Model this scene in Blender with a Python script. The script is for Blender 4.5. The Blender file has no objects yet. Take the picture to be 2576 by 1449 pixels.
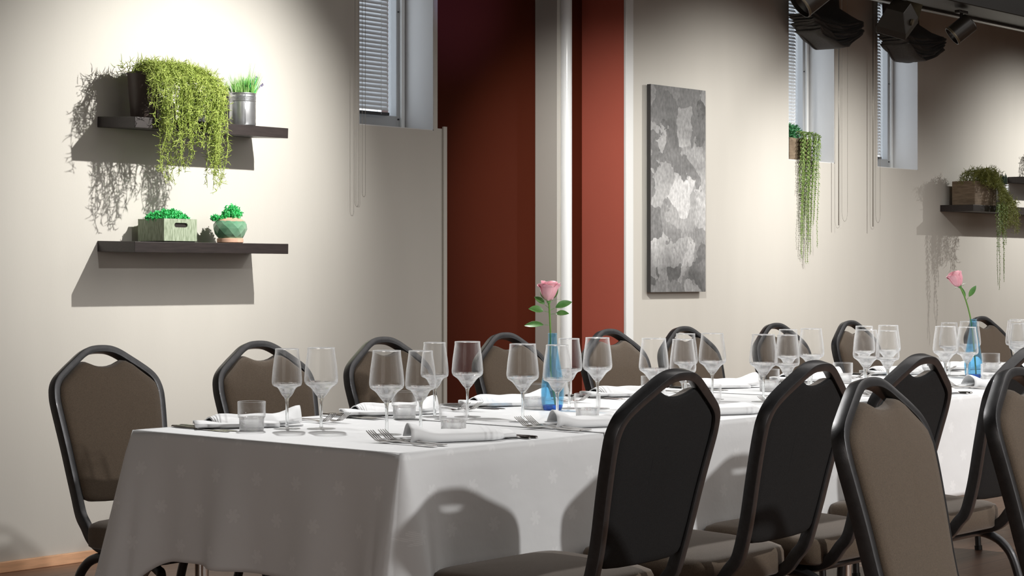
import bpy, math, random
from mathutils import Vector, Matrix

C = bpy.context.scene.collection
SC = bpy.context.scene
PI = math.pi

# ---------------------------------------------------------------- camera, world, lights, exposure
cam_d = bpy.data.cameras.new('camera'); cam = bpy.data.objects.new('camera', cam_d); C.objects.link(cam)
cam.location = (0, 0, 1.125)
cam.rotation_euler = (PI/2, 0, math.atan2(0.661, 0.750) - PI/2)
cam_d.sensor_width = 36.0; cam_d.lens = 4781/2576*36.0
cam_d.shift_y = -34.5/2576
cam_d.clip_start = 0.05; cam_d.clip_end = 100
SC.camera = cam

w = bpy.data.worlds.new('World'); SC.world = w; w.use_nodes = True
w.node_tree.nodes['Background'].inputs[0].default_value = (0.94, 0.97, 1.0, 1)
w.node_tree.nodes['Background'].inputs[1].default_value = 3.0

SC.view_settings.view_transform = 'Standard'
SC.view_settings.look = 'None'
SC.view_settings.gamma = 1.0
SC.view_settings.use_curve_mapping = False
SC.view_settings.exposure = 0.0
try:
    SC.cycles.use_denoising = True
    SC.cycles.max_bounces = 14; SC.cycles.transparent_max_bounces = 40
    SC.cycles.transmission_bounces = 12; SC.cycles.glossy_bounces = 5; SC.cycles.diffuse_bounces = 5
    SC.cycles.sample_clamp_indirect = 6.0
    SC.cycles.caustics_reflective = False; SC.cycles.caustics_refractive = False
except Exception:
    pass

def spot(name, loc, target, energy, size, blend=0.8, col=(1, 0.93, 0.82), r=0.03):
    l = bpy.data.lights.new(name, 'SPOT'); o = bpy.data.objects.new(name, l); C.objects.link(o)
    l.energy = energy; l.spot_size = math.radians(size); l.spot_blend = blend
    l.color = col; l.shadow_soft_size = r
    o.location = loc
    o.rotation_euler = (Vector(target)-Vector(loc)).to_track_quat('-Z', 'Y').to_euler()
    return o

def area(name, loc, target, energy, sx, sy, col=(1, 0.93, 0.84)):
    l = bpy.data.lights.new(name, 'AREA'); o = bpy.data.objects.new(name, l); C.objects.link(o)
    l.energy = energy; l.shape = 'RECTANGLE'; l.size = sx; l.size_y = sy; l.color = col
    o.location = loc
    o.rotation_euler = (Vector(target)-Vector(loc)).to_track_quat('-Z', 'Y').to_euler()
    return o

WARM = (1, 0.975, 0.93); NEUT = (1, 0.985, 0.965)
spot('track_light_shelf', (5.22, 4.62, 2.39), (4.95, 6.18, 1.60), 250, 75, 1.0, WARM, 0.012)
spot('track_light_reveal', (6.35, 4.72, 2.36), (7.85, 6.22, 1.30), 205, 62, 1.0, WARM)
spot('track_light_canvas', (8.83, 4.86, 2.33), (8.83, 6.18, 1.43), 84, 104, 1.0, WARM, 0.02)
spot('track_light_planter', (9.6, 4.72, 2.36), (9.95, 6.18, 1.25), 115, 88, 1.0, WARM, 0.02)
spot('track_light_far_shelf', (12.9, 4.7, 2.36), (12.5, 6.18, 1.4), 165, 92, 1.0, WARM, 0.012)
spot('added_purple_spot', (6.95, 4.7, 2.36), (6.85, 6.45, 2.55), 60, 36, 1.0, (0.35, 0.3, 1.0))  # added spot to tint the alcove top purple, no such lamp known
# key lights on the near side of the room; they throw the chair shadows onto the cloth
for i, (x, p) in enumerate([(4.3, 570), (7.0, 400), (9.7, 360)]):
    spot('ceiling_light_near', (x, -2.0, 3.25), (x-0.3, 2.6, 0.35), p, 46, 0.6, NEUT, 0.07)
for i, (x, tx) in enumerate([(4.0, 3.5), (5.6, 5.1), (7.2, 6.6)]):
    spot('track_light_table', (x, 4.55, 2.42), (tx, 3.2, 0.75), 165, 62, 0.7, NEUT, 0.03)
area('ceiling_fill', (7.0, 1.5, 3.3), (7.0, 1.5, 0), 95, 5, 4, (1, 0.96, 0.92))
area('ceiling_fill_far', (12, 2.0, 3.3), (12, 2.0, 0), 50, 5, 3, (1, 0.96, 0.92))
area('room_fill', (5.5, -3.8, 1.8), (5.5, 6, 1.6), 80, 9, 2.4, (1, 0.96, 0.92))
area('room_fill_left', (-2.8, 1.5, 1.9), (6, 3.0, 1.0), 58, 4, 2.0, (1, 0.92, 0.86))

# ---------------------------------------------------------------- materials
def newmat(name):
    m = bpy.data.materials.new(name); m.use_nodes = True
    nt = m.node_tree; b = nt.nodes['Principled BSDF']
    return m, nt, b

def mat(name, col, rough=0.6, metal=0.0, var=0.0, scale=20, bump=0.0, bscale=200, spec=0.5, col2=None, stretch=None, sheen=0, trans=0, coat=0):
    m, nt, b = newmat(name)
    b.inputs['Base Color'].default_value = (*col, 1)
    b.inputs['Roughness'].default_value = rough
    b.inputs['Metallic'].default_value = metal
    b.inputs['Specular IOR Level'].default_value = spec
    if sheen: b.inputs['Sheen Weight'].default_value = sheen; b.inputs['Sheen Roughness'].default_value = 0.4
    if coat: b.inputs['Coat Weight'].default_value = coat
    tc = nt.nodes.new('ShaderNodeTexCoord')
    src = tc.outputs['Object']
    if stretch:
        mp = nt.nodes.new('ShaderNodeMapping'); mp.inputs['Scale'].default_value = stretch
        nt.links.new(src, mp.inputs[0]); src = mp.outputs[0]
    if var or col2:
        n = nt.nodes.new('ShaderNodeTexNoise'); n.inputs['Scale'].default_value = scale; n.inputs['Detail'].default_value = 5
        nt.links.new(src, n.inputs['Vector'])
        r = nt.nodes.new('ShaderNodeValToRGB')
        c2 = col2 or tuple(min(1, c*(1+var)) for c in col)
        c1 = col if col2 else tuple(c*(1-var) for c in col)
        r.color_ramp.elements[0].position = 0.35; r.color_ramp.elements[1].position = 0.65
        r.color_ramp.elements[0].color = (*c1, 1); r.color_ramp.elements[1].color = (*c2, 1)
        nt.links.new(n.outputs['Fac'], r.inputs[0]); nt.links.new(r.outputs[0], b.inputs['Base Color'])
    if bump:
        n2 = nt.nodes.new('ShaderNodeTexNoise'); n2.inputs['Scale'].default_value = bscale; n2.inputs['Detail'].default_value = 3
        nt.links.new(src, n2.inputs['Vector'])
        bp = nt.nodes.new('ShaderNodeBump'); bp.inputs['Strength'].default_value = bump; bp.inputs['Distance'].default_value = 0.004
        nt.links.new(n2.outputs['Fac'], bp.inputs['Height']); nt.links.new(bp.outputs[0], b.inputs['Normal'])
    return m

M = {}
M['wall'] = mat('wall_paint', (0.585, 0.562, 0.513), 0.75, var=0.02, scale=1.5, bump=0.06, bscale=160, stretch=(3, 3, 0.6))
M['reveal'] = mat('reveal_plaster', (0.72, 0.72, 0.72), 0.7, var=0.02, scale=3, bump=0.08, bscale=40)
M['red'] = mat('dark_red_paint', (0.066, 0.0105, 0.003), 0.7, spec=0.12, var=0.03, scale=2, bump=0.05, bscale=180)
M['lit_red'] = mat('lit_red_paint', (0.44, 0.11, 0.075), 0.5, spec=0.3, var=0.03, scale=2, bump=0.05, bscale=180)  # lighter version of the alcove red, lamp light put into its colour
M['white_gloss'] = mat('white_gloss', (0.82, 0.84, 0.85), 0.18, var=0.01, scale=3)
M['white'] = mat('white_satin', (0.80, 0.81, 0.80), 0.4)
M['grey_paint'] = mat('post_paint', (0.48, 0.46, 0.42), 0.5, var=0.02, scale=2)
M['ceiling'] = mat('ceiling_dark', (0.05, 0.045, 0.04), 0.6, var=0.1, scale=6)
M['beam'] = mat('beam_black_gloss', (0.009, 0.007, 0.005), 0.38, spec=0.2, var=0.1, scale=4)
M['alu'] = mat('aluminium', (0.75, 0.75, 0.74), 0.25, 1.0)
M['chrome'] = mat('chrome', (0.8, 0.8, 0.8), 0.12, 1.0)
M['steel'] = mat('cutlery_steel', (0.62, 0.60, 0.58), 0.16, 1.0)
M['shelf'] = mat('espresso_shelf', (0.022, 0.016, 0.015), 0.42, var=0.25, scale=14, stretch=(1, 8, 8), bump=0.05, bscale=90)
M['frame'] = mat('chair_frame_powdercoat', (0.060, 0.060, 0.063), 0.34, 0.65, coat=0.15, var=0.1, scale=60, bump=0.10, bscale=900, spec=0.5)
M['fabric'] = mat('brown_upholstery', (0.096, 0.069, 0.046), 0.9, var=0.16, scale=420, bump=0.25, bscale=900, sheen=0.25)
M['backcloth'] = mat('black_back_cloth', (0.0115, 0.0115, 0.012), 0.85, var=0.18, scale=380, bump=0.2, bscale=900, spec=0.3)
M['cap'] = mat('black_plastic', (0.01, 0.01, 0.01), 0.5)
M['lamp_black'] = mat('lamp_black', (0.016, 0.013, 0.010), 0.32, var=0.1, scale=30)
M['lamp_inner'] = mat('lamp_reflector', (0.10, 0.08, 0.05), 0.35, 0.4)
M['shade'] = mat('charcoal_blind_fabric', (0.06, 0.058, 0.055), 0.85, var=0.15, scale=120, bump=0.25, bscale=500, sheen=0.15)
M['slat'] = mat('slat_white', (0.75, 0.77, 0.79), 0.35)
M['dark_rail'] = mat('dark_rail', (0.04, 0.04, 0.045), 0.4)
M['wframe'] = mat('window_frame_grey', (0.42, 0.43, 0.44), 0.4)
M['chain'] = mat('bead_chain', (0.30, 0.28, 0.25), 0.35, 0.7)
M['pot_brown'] = mat('brown_ceramic', (0.055, 0.040, 0.034), 0.45, var=0.1, scale=12)
M['zinc'] = mat('zinc', (0.62, 0.64, 0.66), 0.3, 0.9, var=0.06, scale=30)
M['sage'] = mat('sage_wash_box', (0.20, 0.25, 0.16), 0.7, col2=(0.40, 0.46, 0.34), scale=30, stretch=(6, 6, 1), bump=0.25, bscale=60)
M['slot'] = mat('slot_dark', (0.015, 0.01, 0.008), 0.8)
M['glaze'] = mat('green_glaze', (0.10, 0.26, 0.15), 0.18, col2=(0.26, 0.42, 0.29), scale=9)
M['terra'] = mat('terracotta', (0.62, 0.38, 0.27), 0.7, var=0.12, scale=30)
M['wood_box'] = mat('weathered_wood_box', (0.16, 0.115, 0.075), 0.8, col2=(0.25, 0.19, 0.13), scale=12, stretch=(1, 1, 6), bump=0.2, bscale=60)
M['soil'] = mat('soil', (0.03, 0.022, 0.015), 0.95, var=0.3, scale=60, bump=0.6, bscale=80)
M['moss'] = mat('lime_moss', (0.26, 0.35, 0.055), 0.6, col2=(0.42, 0.50, 0.12), scale=40)
M['moss_dark'] = mat('olive_moss', (0.19, 0.21, 0.04), 0.6, col2=(0.30, 0.33, 0.08), scale=40)
M['herb'] = mat('bright_green_leaf', (0.04, 0.50, 0.12), 0.45, col2=(0.09, 0.68, 0.22), scale=50)
M['grass'] = mat('grass_blade', (0.12, 0.38, 0.06), 0.5, col2=(0.30, 0.48, 0.16), scale=40)
M['lavender'] = mat('lavender', (0.22, 0.19, 0.34), 0.7)
M['vine'] = mat('vine_leaf', (0.12, 0.21, 0.045), 0.45, col2=(0.24, 0.33, 0.10), scale=50)
M['vine_dark'] = mat('vine_tuft', (0.03, 0.16, 0.06), 0.5, col2=(0.06, 0.25, 0.09), scale=50)
M['aloe'] = mat('aloe_leaf', (0.06, 0.10, 0.07), 0.5, var=0.2, scale=30)
M['stem'] = mat('rose_stem', (0.14, 0.30, 0.05), 0.45, var=0.1, scale=30)
M['leaf'] = mat('rose_leaf', (0.07, 0.22, 0.045), 0.4, col2=(0.16, 0.36, 0.10), scale=25)
M['petal'] = mat('rose_petal', (0.86, 0.36, 0.45), 0.55, col2=(0.94, 0.52, 0.58), scale=25, sheen=0.3)
M['skirting'] = mat('pine_skirting', (0.86, 0.50, 0.29), 0.5, var=0.12, scale=7, stretch=(1, 8, 8), bump=0.05)
M['tabletop'] = mat('table_laminate', (0.5, 0.42, 0.32), 0.5)
M['napkin'] = None

# floor planks
def floor_mat():
    m, nt, b = newmat('oak_floor')
    tc = nt.nodes.new('ShaderNodeTexCoord'); br = nt.nodes.new('ShaderNodeTexBrick')
    br.inputs['Scale'].default_value = 1.0; br.inputs['Brick Width'].default_value = 1.4; br.inputs['Row Height'].default_value = 0.13
    br.inputs['Mortar Size'].default_value = 0.002; br.offset = 0.37
    br.inputs['Color1'].default_value = (0.30, 0.17, 0.11, 1); br.inputs['Color2'].default_value = (0.24, 0.13, 0.085, 1); br.inputs['Mortar'].default_value = (0.08, 0.04, 0.03, 1)
    nt.links.new(tc.outputs['Object'], br.inputs['Vector'])
    n = nt.nodes.new('ShaderNodeTexNoise'); mp = nt.nodes.new('ShaderNodeMapping'); mp.inputs['Scale'].default_value = (3, 40, 1)
    nt.links.new(tc.outputs['Object'], mp.inputs[0]); nt.links.new(mp.outputs[0], n.inputs['Vector']); n.inputs['Scale'].default_value = 1.5
    mx = nt.nodes.new('ShaderNodeMix'); mx.data_type = 'RGBA'; mx.blend_type = 'MULTIPLY'; mx.inputs[0].default_value = 0.4
    nt.links.new(br.outputs['Color'], mx.inputs[6]); nt.links.new(n.outputs['Fac'], mx.inputs[7]); nt.links.new(mx.outputs[2], b.inputs['Base Color'])
    b.inputs['Roughness'].default_value = 0.38
    return m
M['floor'] = floor_mat()

# damask tablecloth: staggered woven sprigs
def cloth_mat():
    m, nt, b = newmat('white_damask')
    N = nt.nodes; L = nt.links
    tc = N.new('ShaderNodeTexCoord'); uv = tc.outputs['UV']
    sep = N.new('ShaderNodeSeparateXYZ'); L.new(uv, sep.inputs[0])
    def mth(op, a, b_=None, c_=None):
        n = N.new('ShaderNodeMath'); n.operation = op
        for i, v in enumerate((a, b_, c_)):
            if v is None: continue
            if isinstance(v, (int, float)): n.inputs[i].default_value = v
            else: L.new(v, n.inputs[i])
        return n.outputs[0]
    px, py = 0.135, 0.088
    row = mth('FLOOR', mth('DIVIDE', sep.outputs[1], py))
    odd = mth('MODULO', mth('ABSOLUTE', row), 2.0)
    xs = mth('ADD', mth('DIVIDE', sep.outputs[0], px), mth('MULTIPLY', odd, 0.5))
    fx = mth('MULTIPLY', mth('SUBTRACT', mth('FRACT', xs), 0.5), px)
    fy = mth('MULTIPLY', mth('SUBTRACT', mth('FRACT', mth('DIVIDE', sep.outputs[1], py)), 0.5), py)
    r = mth('SQRT', mth('ADD', mth('MULTIPLY', fx, fx), mth('MULTIPLY', fy, fy)))
    ang = mth('ARCTAN2', fy, fx)
    pet = mth('ABSOLUTE', mth('SINE', mth('ADD', mth('MULTIPLY', ang, 3.0), mth('MULTIPLY', r, 90.0))))
    rr = mth('ADD', 0.007, mth('MULTIPLY', pet, 0.011))
    inside = mth('LESS_THAN', r, rr)
    hatch = mth('GREATER_THAN', mth('SINE', mth('MULTIPLY', mth('ADD', fx, fy), 1500.0)), -0.3)
    mask = mth('MULTIPLY', inside, hatch)
    mix = N.new('ShaderNodeMix'); mix.data_type = 'RGBA'
    L.new(mask, mix.inputs[0]); mix.inputs[6].default_value = (0.72, 0.73, 0.74, 1); mix.inputs[7].default_value = (0.81, 0.82, 0.83, 1)
    L.new(mix.outputs[2], b.inputs['Base Color'])
    b.inputs['Roughness'].default_value = 0.62
    b.inputs['Sheen Weight'].default_value = 0.1
    n = N.new('ShaderNodeTexNoise'); n.inputs['Scale'].default_value = 7; n.inputs['Detail'].default_value = 4; L.new(tc.outputs['Object'], n.inputs['Vector'])
    bp = N.new('ShaderNodeBump'); bp.inputs['Strength'].default_value = 0.25; bp.inputs['Distance'].default_value = 0.02
    L.new(n.outputs['Fac'], bp.inputs['Height']); L.new(bp.outputs[0], b.inputs['Normal'])
    return m
M['cloth'] = cloth_mat()

def napkin_mat():
    m, nt, b = newmat('white_napkin')
    N = nt.nodes; L = nt.links
    tc = N.new('ShaderNodeTexCoord'); sep = N.new('ShaderNodeSeparateXYZ'); L.new(tc.outputs['UV'], sep.inputs[0])
    wv = N.new('ShaderNodeMath'); wv.operation = 'SINE'
    ml = N.new('ShaderNodeMath'); ml.operation = 'MULTIPLY'; ml.inputs[1].default_value = 500; L.new(sep.outputs[0], ml.inputs[0]); L.new(ml.outputs[0], wv.inputs[0])
    gt = N.new('ShaderNodeMath'); gt.operation = 'GREATER_THAN'; gt.inputs[1].default_value = 1.42; L.new(sep.outputs[0], gt.inputs[0])
    lt = N.new('ShaderNodeMath'); lt.operation = 'LESS_THAN'; lt.inputs[1].default_value = 1.80; L.new(sep.outputs[0], lt.inputs[0])
    ml.inputs[1].default_value = 52
    a = N.new('ShaderNodeMath'); a.operation = 'MULTIPLY'; L.new(gt.outputs[0], a.inputs[0]); L.new(wv.outputs[0], a.inputs[1])
    bp = N.new('ShaderNodeBump'); bp.inputs['Strength'].default_value = 0.4; bp.inputs['Distance'].default_value = 0.002
    L.new(a.outputs[0], bp.inputs['Height']); L.new(bp.outputs[0], b.inputs['Normal'])
    b.inputs['Base Color'].default_value = (0.80, 0.81, 0.82, 1); b.inputs['Roughness'].default_value = 0.7
    return m
M['napkin'] = napkin_mat()

def thin_glass(name, tint=(1, 1, 1), edge=0.9, base=0.05):
    m, nt, b = newmat(name); N = nt.nodes; L = nt.links
    N.remove(b); out = N['Material Output']
    tr = N.new('ShaderNodeBsdfTransparent'); tr.inputs[0].default_value = (*tint, 1)
    gl = N.new('ShaderNodeBsdfGlossy'); gl.inputs['Roughness'].default_value = 0.03; gl.inputs[0].default_value = (1, 1, 1, 1)
    d1 = N.new('ShaderNodeBsdfTranslucent'); d1.inputs[0].default_value = (0.95, 0.96, 0.97, 1); d2 = N.new('ShaderNodeBsdfDiffuse'); d2.inputs[0].default_value = (0.95, 0.96, 0.97, 1); df = N.new('ShaderNodeMixShader'); df.inputs[0].default_value = 0.5; L.new(d1.outputs[0], df.inputs[1]); L.new(d2.outputs[0], df.inputs[2])  # white diffuse share stands in for bright reflections at grazing edges
    lw = N.new('ShaderNodeLayerWeight'); lw.inputs[0].default_value = 0.5
    pw = N.new('ShaderNodeMath'); pw.operation = 'POWER'; L.new(lw.outputs['Facing'], pw.inputs[0]); pw.inputs[1].default_value = 2.3
    mr = N.new('ShaderNodeMapRange'); L.new(pw.outputs[0], mr.inputs[0]); mr.inputs[3].default_value = base; mr.inputs[4].default_value = edge
    mx = N.new('ShaderNodeMixShader'); L.new(mr.outputs[0], mx.inputs[0]); L.new(tr.outputs[0], mx.inputs[1])
    m2 = N.new('ShaderNodeMixShader'); m2.inputs[0].default_value = 0.6; L.new(gl.outputs[0], m2.inputs[1]); L.new(df.outputs[0], m2.inputs[2])
    L.new(m2.outputs[0], mx.inputs[2]); L.new(mx.outputs[0], out.inputs[0])
    return m
def solid_glass(name, tint=(1, 1, 1), trans=0.25, rough=0.0):
    m, nt, b = newmat(name); N = nt.nodes; L = nt.links
    N.remove(b); out = N['Material Output']
    tr = N.new('ShaderNodeBsdfTransparent'); tr.inputs[0].default_value = (*tint, 1)
    g = N.new('ShaderNodeBsdfGlass'); g.inputs['IOR'].default_value = 1.48; g.inputs['Roughness'].default_value = rough; g.inputs[0].default_value = (*tint, 1)
    mx = N.new('ShaderNodeMixShader'); mx.inputs[0].default_value = trans; L.new(g.outputs[0], mx.inputs[1]); L.new(tr.outputs[0], mx.inputs[2])
    L.new(mx.outputs[0], out.inputs[0])
    return m
M['glass_bowl'] = thin_glass('wine_glass_wall', (0.995, 0.995, 0.995), 0.92, 0.015)
M['glass_rim'] = thin_glass('glass_rim', (0.99, 0.99, 0.99), 0.85, 0.55)  # milky white painted in for the bright highlight along the rims
M['glass_low'] = None
M['glass_foot'] = solid_glass('glass_foot', (1, 1, 1), 0.6)
M['glass_solid'] = solid_glass('wine_glass_solid', (0.99, 1, 1), 0.25)
M['glass_real'] = solid_glass('wine_glass_bowl', (1, 1, 1), 0.22)
def low_glass():
    m = thin_glass('wine_glass_lower', (0.99, 0.99, 0.99), 0.95, 0.26); nt = m.node_tree; out = nt.nodes['Material Output']  # whitish haze painted in for the tablecloth refracted low in the glass
    src = out.inputs[0].links[0].from_socket
    g = nt.nodes.new('ShaderNodeBsdfGlass'); g.inputs['IOR'].default_value = 1.48; g.inputs['Roughness'].default_value = 0.0
    mx = nt.nodes.new('ShaderNodeMixShader'); mx.inputs[0].default_value = 0.55
    nt.links.new(g.outputs[0], mx.inputs[1]); nt.links.new(src, mx.inputs[2]); nt.links.new(mx.outputs[0], out.inputs[0])
    return m
M['glass_low'] = low_glass()
M['blue_glass'] = thin_glass('blue_glass_wall', (0.60, 0.84, 0.96), 0.45, 0.08)
M['blue_solid'] = solid_glass('blue_glass_base', (0.10, 0.42, 0.88), 0.4)
M['pane'] = thin_glass('window_pane', (0.72, 0.74, 0.76), 0.5, 0.06)

def canvas_mat():
    m, nt, b = newmat('grey_print'); N = nt.nodes; L = nt.links
    tc = N.new('ShaderNodeTexCoord'); src = tc.outputs['Object']
    vo = N.new('ShaderNodeTexVoronoi'); vo.feature = 'F1'; vo.inputs['Scale'].default_value = 8.5
    nz = N.new('ShaderNodeTexNoise'); nz.inputs['Scale'].default_value = 5; nz.inputs['Detail'].default_value = 6
    L.new(src, nz.inputs['Vector'])
    mixv = N.new('ShaderNodeMix'); mixv.data_type = 'VECTOR'; mixv.inputs[0].default_value = 0.25
    L.new(src, mixv.inputs[4]); L.new(nz.outputs['Color'], mixv.inputs[5]); L.new(mixv.outputs[1], vo.inputs['Vector'])
    n2 = N.new('ShaderNodeTexNoise'); n2.inputs['Scale'].default_value = 3.2; n2.inputs['Detail'].default_value = 8; n2.inputs['Distortion'].default_value = 0.6; L.new(src, n2.inputs['Vector'])
    n3 = N.new('ShaderNodeTexNoise'); n3.inputs['Scale'].default_value = 60; n3.inputs['Detail'].default_value = 4
    mp = N.new('ShaderNodeMapping'); mp.inputs['Scale'].default_value = (1, 1, 0.6); L.new(src, mp.inputs[0]); L.new(mp.outputs[0], n3.inputs['Vector'])
    sep = N.new('ShaderNodeSeparateXYZ'); L.new(src, sep.inputs[0])
    # tone by height: dark top and bottom bands, light centre (the print's own design)
    rz = N.new('ShaderNodeValToRGB'); e = rz.color_ramp.elements
    e[0].position = 0.0; e[0].color = (0.40,)*3+(1,); e[1].position = 1.0; e[1].color = (0.38,)*3+(1,)
    for p, v in ((0.10, 0.36), (0.2, 0.52), (0.32, 0.64), (0.52, 0.62), (0.62, 0.50), (0.75, 0.52), (0.85, 0.40)):
        q = e.new(p); q.color = (v, v, v, 1)
    dz = N.new('ShaderNodeMath'); dz.operation = 'DIVIDE'; L.new(sep.outputs[2], dz.inputs[0]); dz.inputs[1].default_value = 1.11
    ad = N.new('ShaderNodeMath'); ad.operation = 'MULTIPLY_ADD'; L.new(n2.outputs['Fac'], ad.inputs[0]); ad.inputs[1].default_value = 0.55; L.new(dz.outputs[0], ad.inputs[2])
    sb = N.new('ShaderNodeMath'); sb.operation = 'SUBTRACT'; L.new(ad.outputs[0], sb.inputs[0]); sb.inputs[1].default_value = 0.27; L.new(sb.outputs[0], rz.inputs[0])
    cell = N.new('ShaderNodeSeparateColor'); L.new(vo.outputs['Color'], cell.inputs[0])
    cm = N.new('ShaderNodeMapRange'); L.new(cell.outputs[0], cm.inputs[0]); cm.inputs[3].default_value = 0.62; cm.inputs[4].default_value = 1.25
    c3 = N.new('ShaderNodeMapRange'); L.new(n3.outputs['Fac'], c3.inputs[0]); c3.inputs[1].default_value = 0.3; c3.inputs[2].default_value = 0.7; c3.inputs[3].default_value = 0.82; c3.inputs[4].default_value = 1.12
    m1 = N.new('ShaderNodeMix'); m1.data_type = 'RGBA'; m1.blend_type = 'MULTIPLY'; m1.inputs[0].default_value = 1; L.new(rz.outputs[0], m1.inputs[6]); L.new(cm.outputs[0], m1.inputs[7])
    m2 = N.new('ShaderNodeMix'); m2.data_type = 'RGBA'; m2.blend_type = 'MULTIPLY'; m2.inputs[0].default_value = 1; L.new(m1.outputs[2], m2.inputs[6]); L.new(c3.outputs[0], m2.inputs[7])
    gm = N.new('ShaderNodeGamma'); gm.inputs[1].default_value = 1.7; L.new(m2.outputs[2], gm.inputs[0])
    L.new(gm.outputs[0], b.inputs['Base Color']); b.inputs['Roughness'].default_value = 0.7
    return m
M['canvas'] = canvas_mat()

# ---------------------------------------------------------------- mesh helpers
class MB:
    def __init__(s): s.v = []; s.f = []; s.uv = None
    def add(s, vs, fs):
        n = len(s.v); s.v += [tuple(v) for v in vs]; s.f += [tuple(i+n for i in f) for f in fs]
    def box(s, x0, x1, y0, y1, z0, z1):
        s.add([(x0,y0,z0),(x1,y0,z0),(x1,y1,z0),(x0,y1,z0),(x0,y0,z1),(x1,y0,z1),(x1,y1,z1),(x0,y1,z1)],
              [(0,3,2,1),(4,5,6,7),(0,1,5,4),(1,2,6,5),(2,3,7,6),(3,0,4,7)])
    def tube(s, pts, r, n=8, cap=True):
        pts = [Vector(p) for p in pts]; K = len(pts)
        rs = r if isinstance(r, (list, tuple)) else [r]*K
        vs = []; fs = []
        up = None
        for i, p in enumerate(pts):
            t = (pts[min(i+1, K-1)]-pts[max(i-1, 0)])
            if t.length < 1e-9: t = Vector((0, 0, 1))
            t.normalize()
            if up is None:
                up = t.orthogonal().normalized()
            up = (up - t*up.dot(t))
            if up.length < 1e-6: up = t.orthogonal()
            up.normalize(); sd = t.cross(up)
            for k in range(n):
                a = 2*PI*k/n
                vs.append(p + (up*math.cos(a)+sd*math.sin(a))*rs[i])
        for i in range(K-1):
            for k in range(n):
                a = i*n+k; b = i*n+(k+1) % n
                fs.append((a, b, b+n, a+n))
        if cap and n > 2:
            fs.append(tuple(range(n-1, -1, -1))); fs.append(tuple((K-1)*n+k for k in range(n)))
        s.add(vs, fs)
    def lathe(s, prof, n=32, c=(0, 0, 0), close=False, facet=None):
        # prof: list of (r,z); r==0 ends become poles
        vs = []; fs = []; idx = []
        for (r, z) in prof:
            if r < 1e-6: idx.append([len(vs)]); vs.append((c[0], c[1], c[2]+z))
            else:
                row = []
                for k in range(n):
                    a = 2*PI*k/n; rr = r
                    if facet: rr = r*(1+facet*math.cos(6*a))
                    row.append(len(vs)); vs.append((c[0]+rr*math.cos(a), c[1]+rr*math.sin(a), c[2]+z))
                idx.append(row)
        m = len(prof); rng = range(m if close else m-1)
        for i in rng:
            a = idx[i]; b = idx[(i+1) % m]
            if len(a) == 1 and len(b) == 1: continue
            for k in range(n):
                k2 = (k+1) % n
                if len(a) == 1: fs.append((a[0], b[k2], b[k]))
                elif len(b) == 1: fs.append((a[k], a[k2], b[0]))
                else: fs.append((a[k], a[k2], b[k2], b[k]))
        s.add(vs, fs)
    def build(s, name, m=None, parent=None, smooth=True, bevel=0, autosmooth=None):
        me = bpy.data.meshes.new(name); me.from_pydata(s.v, [], s.f); me.update()
        if s.uv:
            ul = me.uv_layers.new(name='UVMap')
            for lp in me.loops: ul.data[lp.index].uv = s.uv[lp.vertex_index]
        if m: me.materials.append(m)
        if smooth: me.polygons.foreach_set('use_smooth', [True]*len(me.polygons))
        if autosmooth is not None:
            me.set_sharp_from_angle(angle=math.radians(autosmooth))
        o = bpy.data.objects.new(name, me); C.objects.link(o)
        if parent: o.parent = parent
        if bevel:
            md = o.modifiers.new('bevel', 'BEVEL'); md.width = bevel; md.segments = 2; md.limit_method = 'ANGLE'
        return o

def tag(o, label, cat, group=None):
    o['label'] = label; o['category'] = cat
    if group: o['group'] = group
    return o
def thing(name, label, cat, loc=(0, 0, 0), rz=0, group=None, rot=None):
    o = bpy.data.objects.new(name, None); C.objects.link(o); o.location = loc
    o.rotation_euler = rot if rot else (0, 0, rz); o.empty_display_size = 0.05
    if label: tag(o, label, cat, group)
    return o
def struct(o):
    o['kind'] = 'structure'; return o
def copy_tree(o, parent=None):
    c = o.copy(); C.objects.link(c); c.parent = parent
    for ch in list(o.children): copy_tree(ch, c)
    return c
class Maker:
    """first call hands out the source thing itself, later calls copies of it"""
    def __init__(s, src): s.src = src; s.used = False
    def put(s, loc, rz, label, group=None, scale=1, rot=None):
        o = copy_tree(s.src) if s.used else s.src
        s.used = True
        o.location = loc; o.rotation_euler = rot if rot else (0, 0, rz); o.scale = (scale,)*3
        o['label'] = label
        if group: o['group'] = group
        return o
def cr(pts, n=6):
    """catmull-rom resample of list of tuples"""
    out = []; K = len(pts); P = [Vector(p) for p in pts]
    for i in range(K-1):
        p0 = P[max(i-1, 0)]; p1 = P[i]; p2 = P[i+1]; p3 = P[min(i+2, K-1)]
        for j in range(n):
            t = j/n
            out.append(0.5*((2*p1)+(p2-p0)*t+(2*p0-5*p1+4*p2-p3)*t*t+(3*p1-p0-3*p2+p3)*t**3))
    out.append(P[-1]); return out
ORD = ['first', 'second', 'third', 'fourth', 'fifth', 'sixth', 'seventh', 'eighth', 'ninth']

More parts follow.
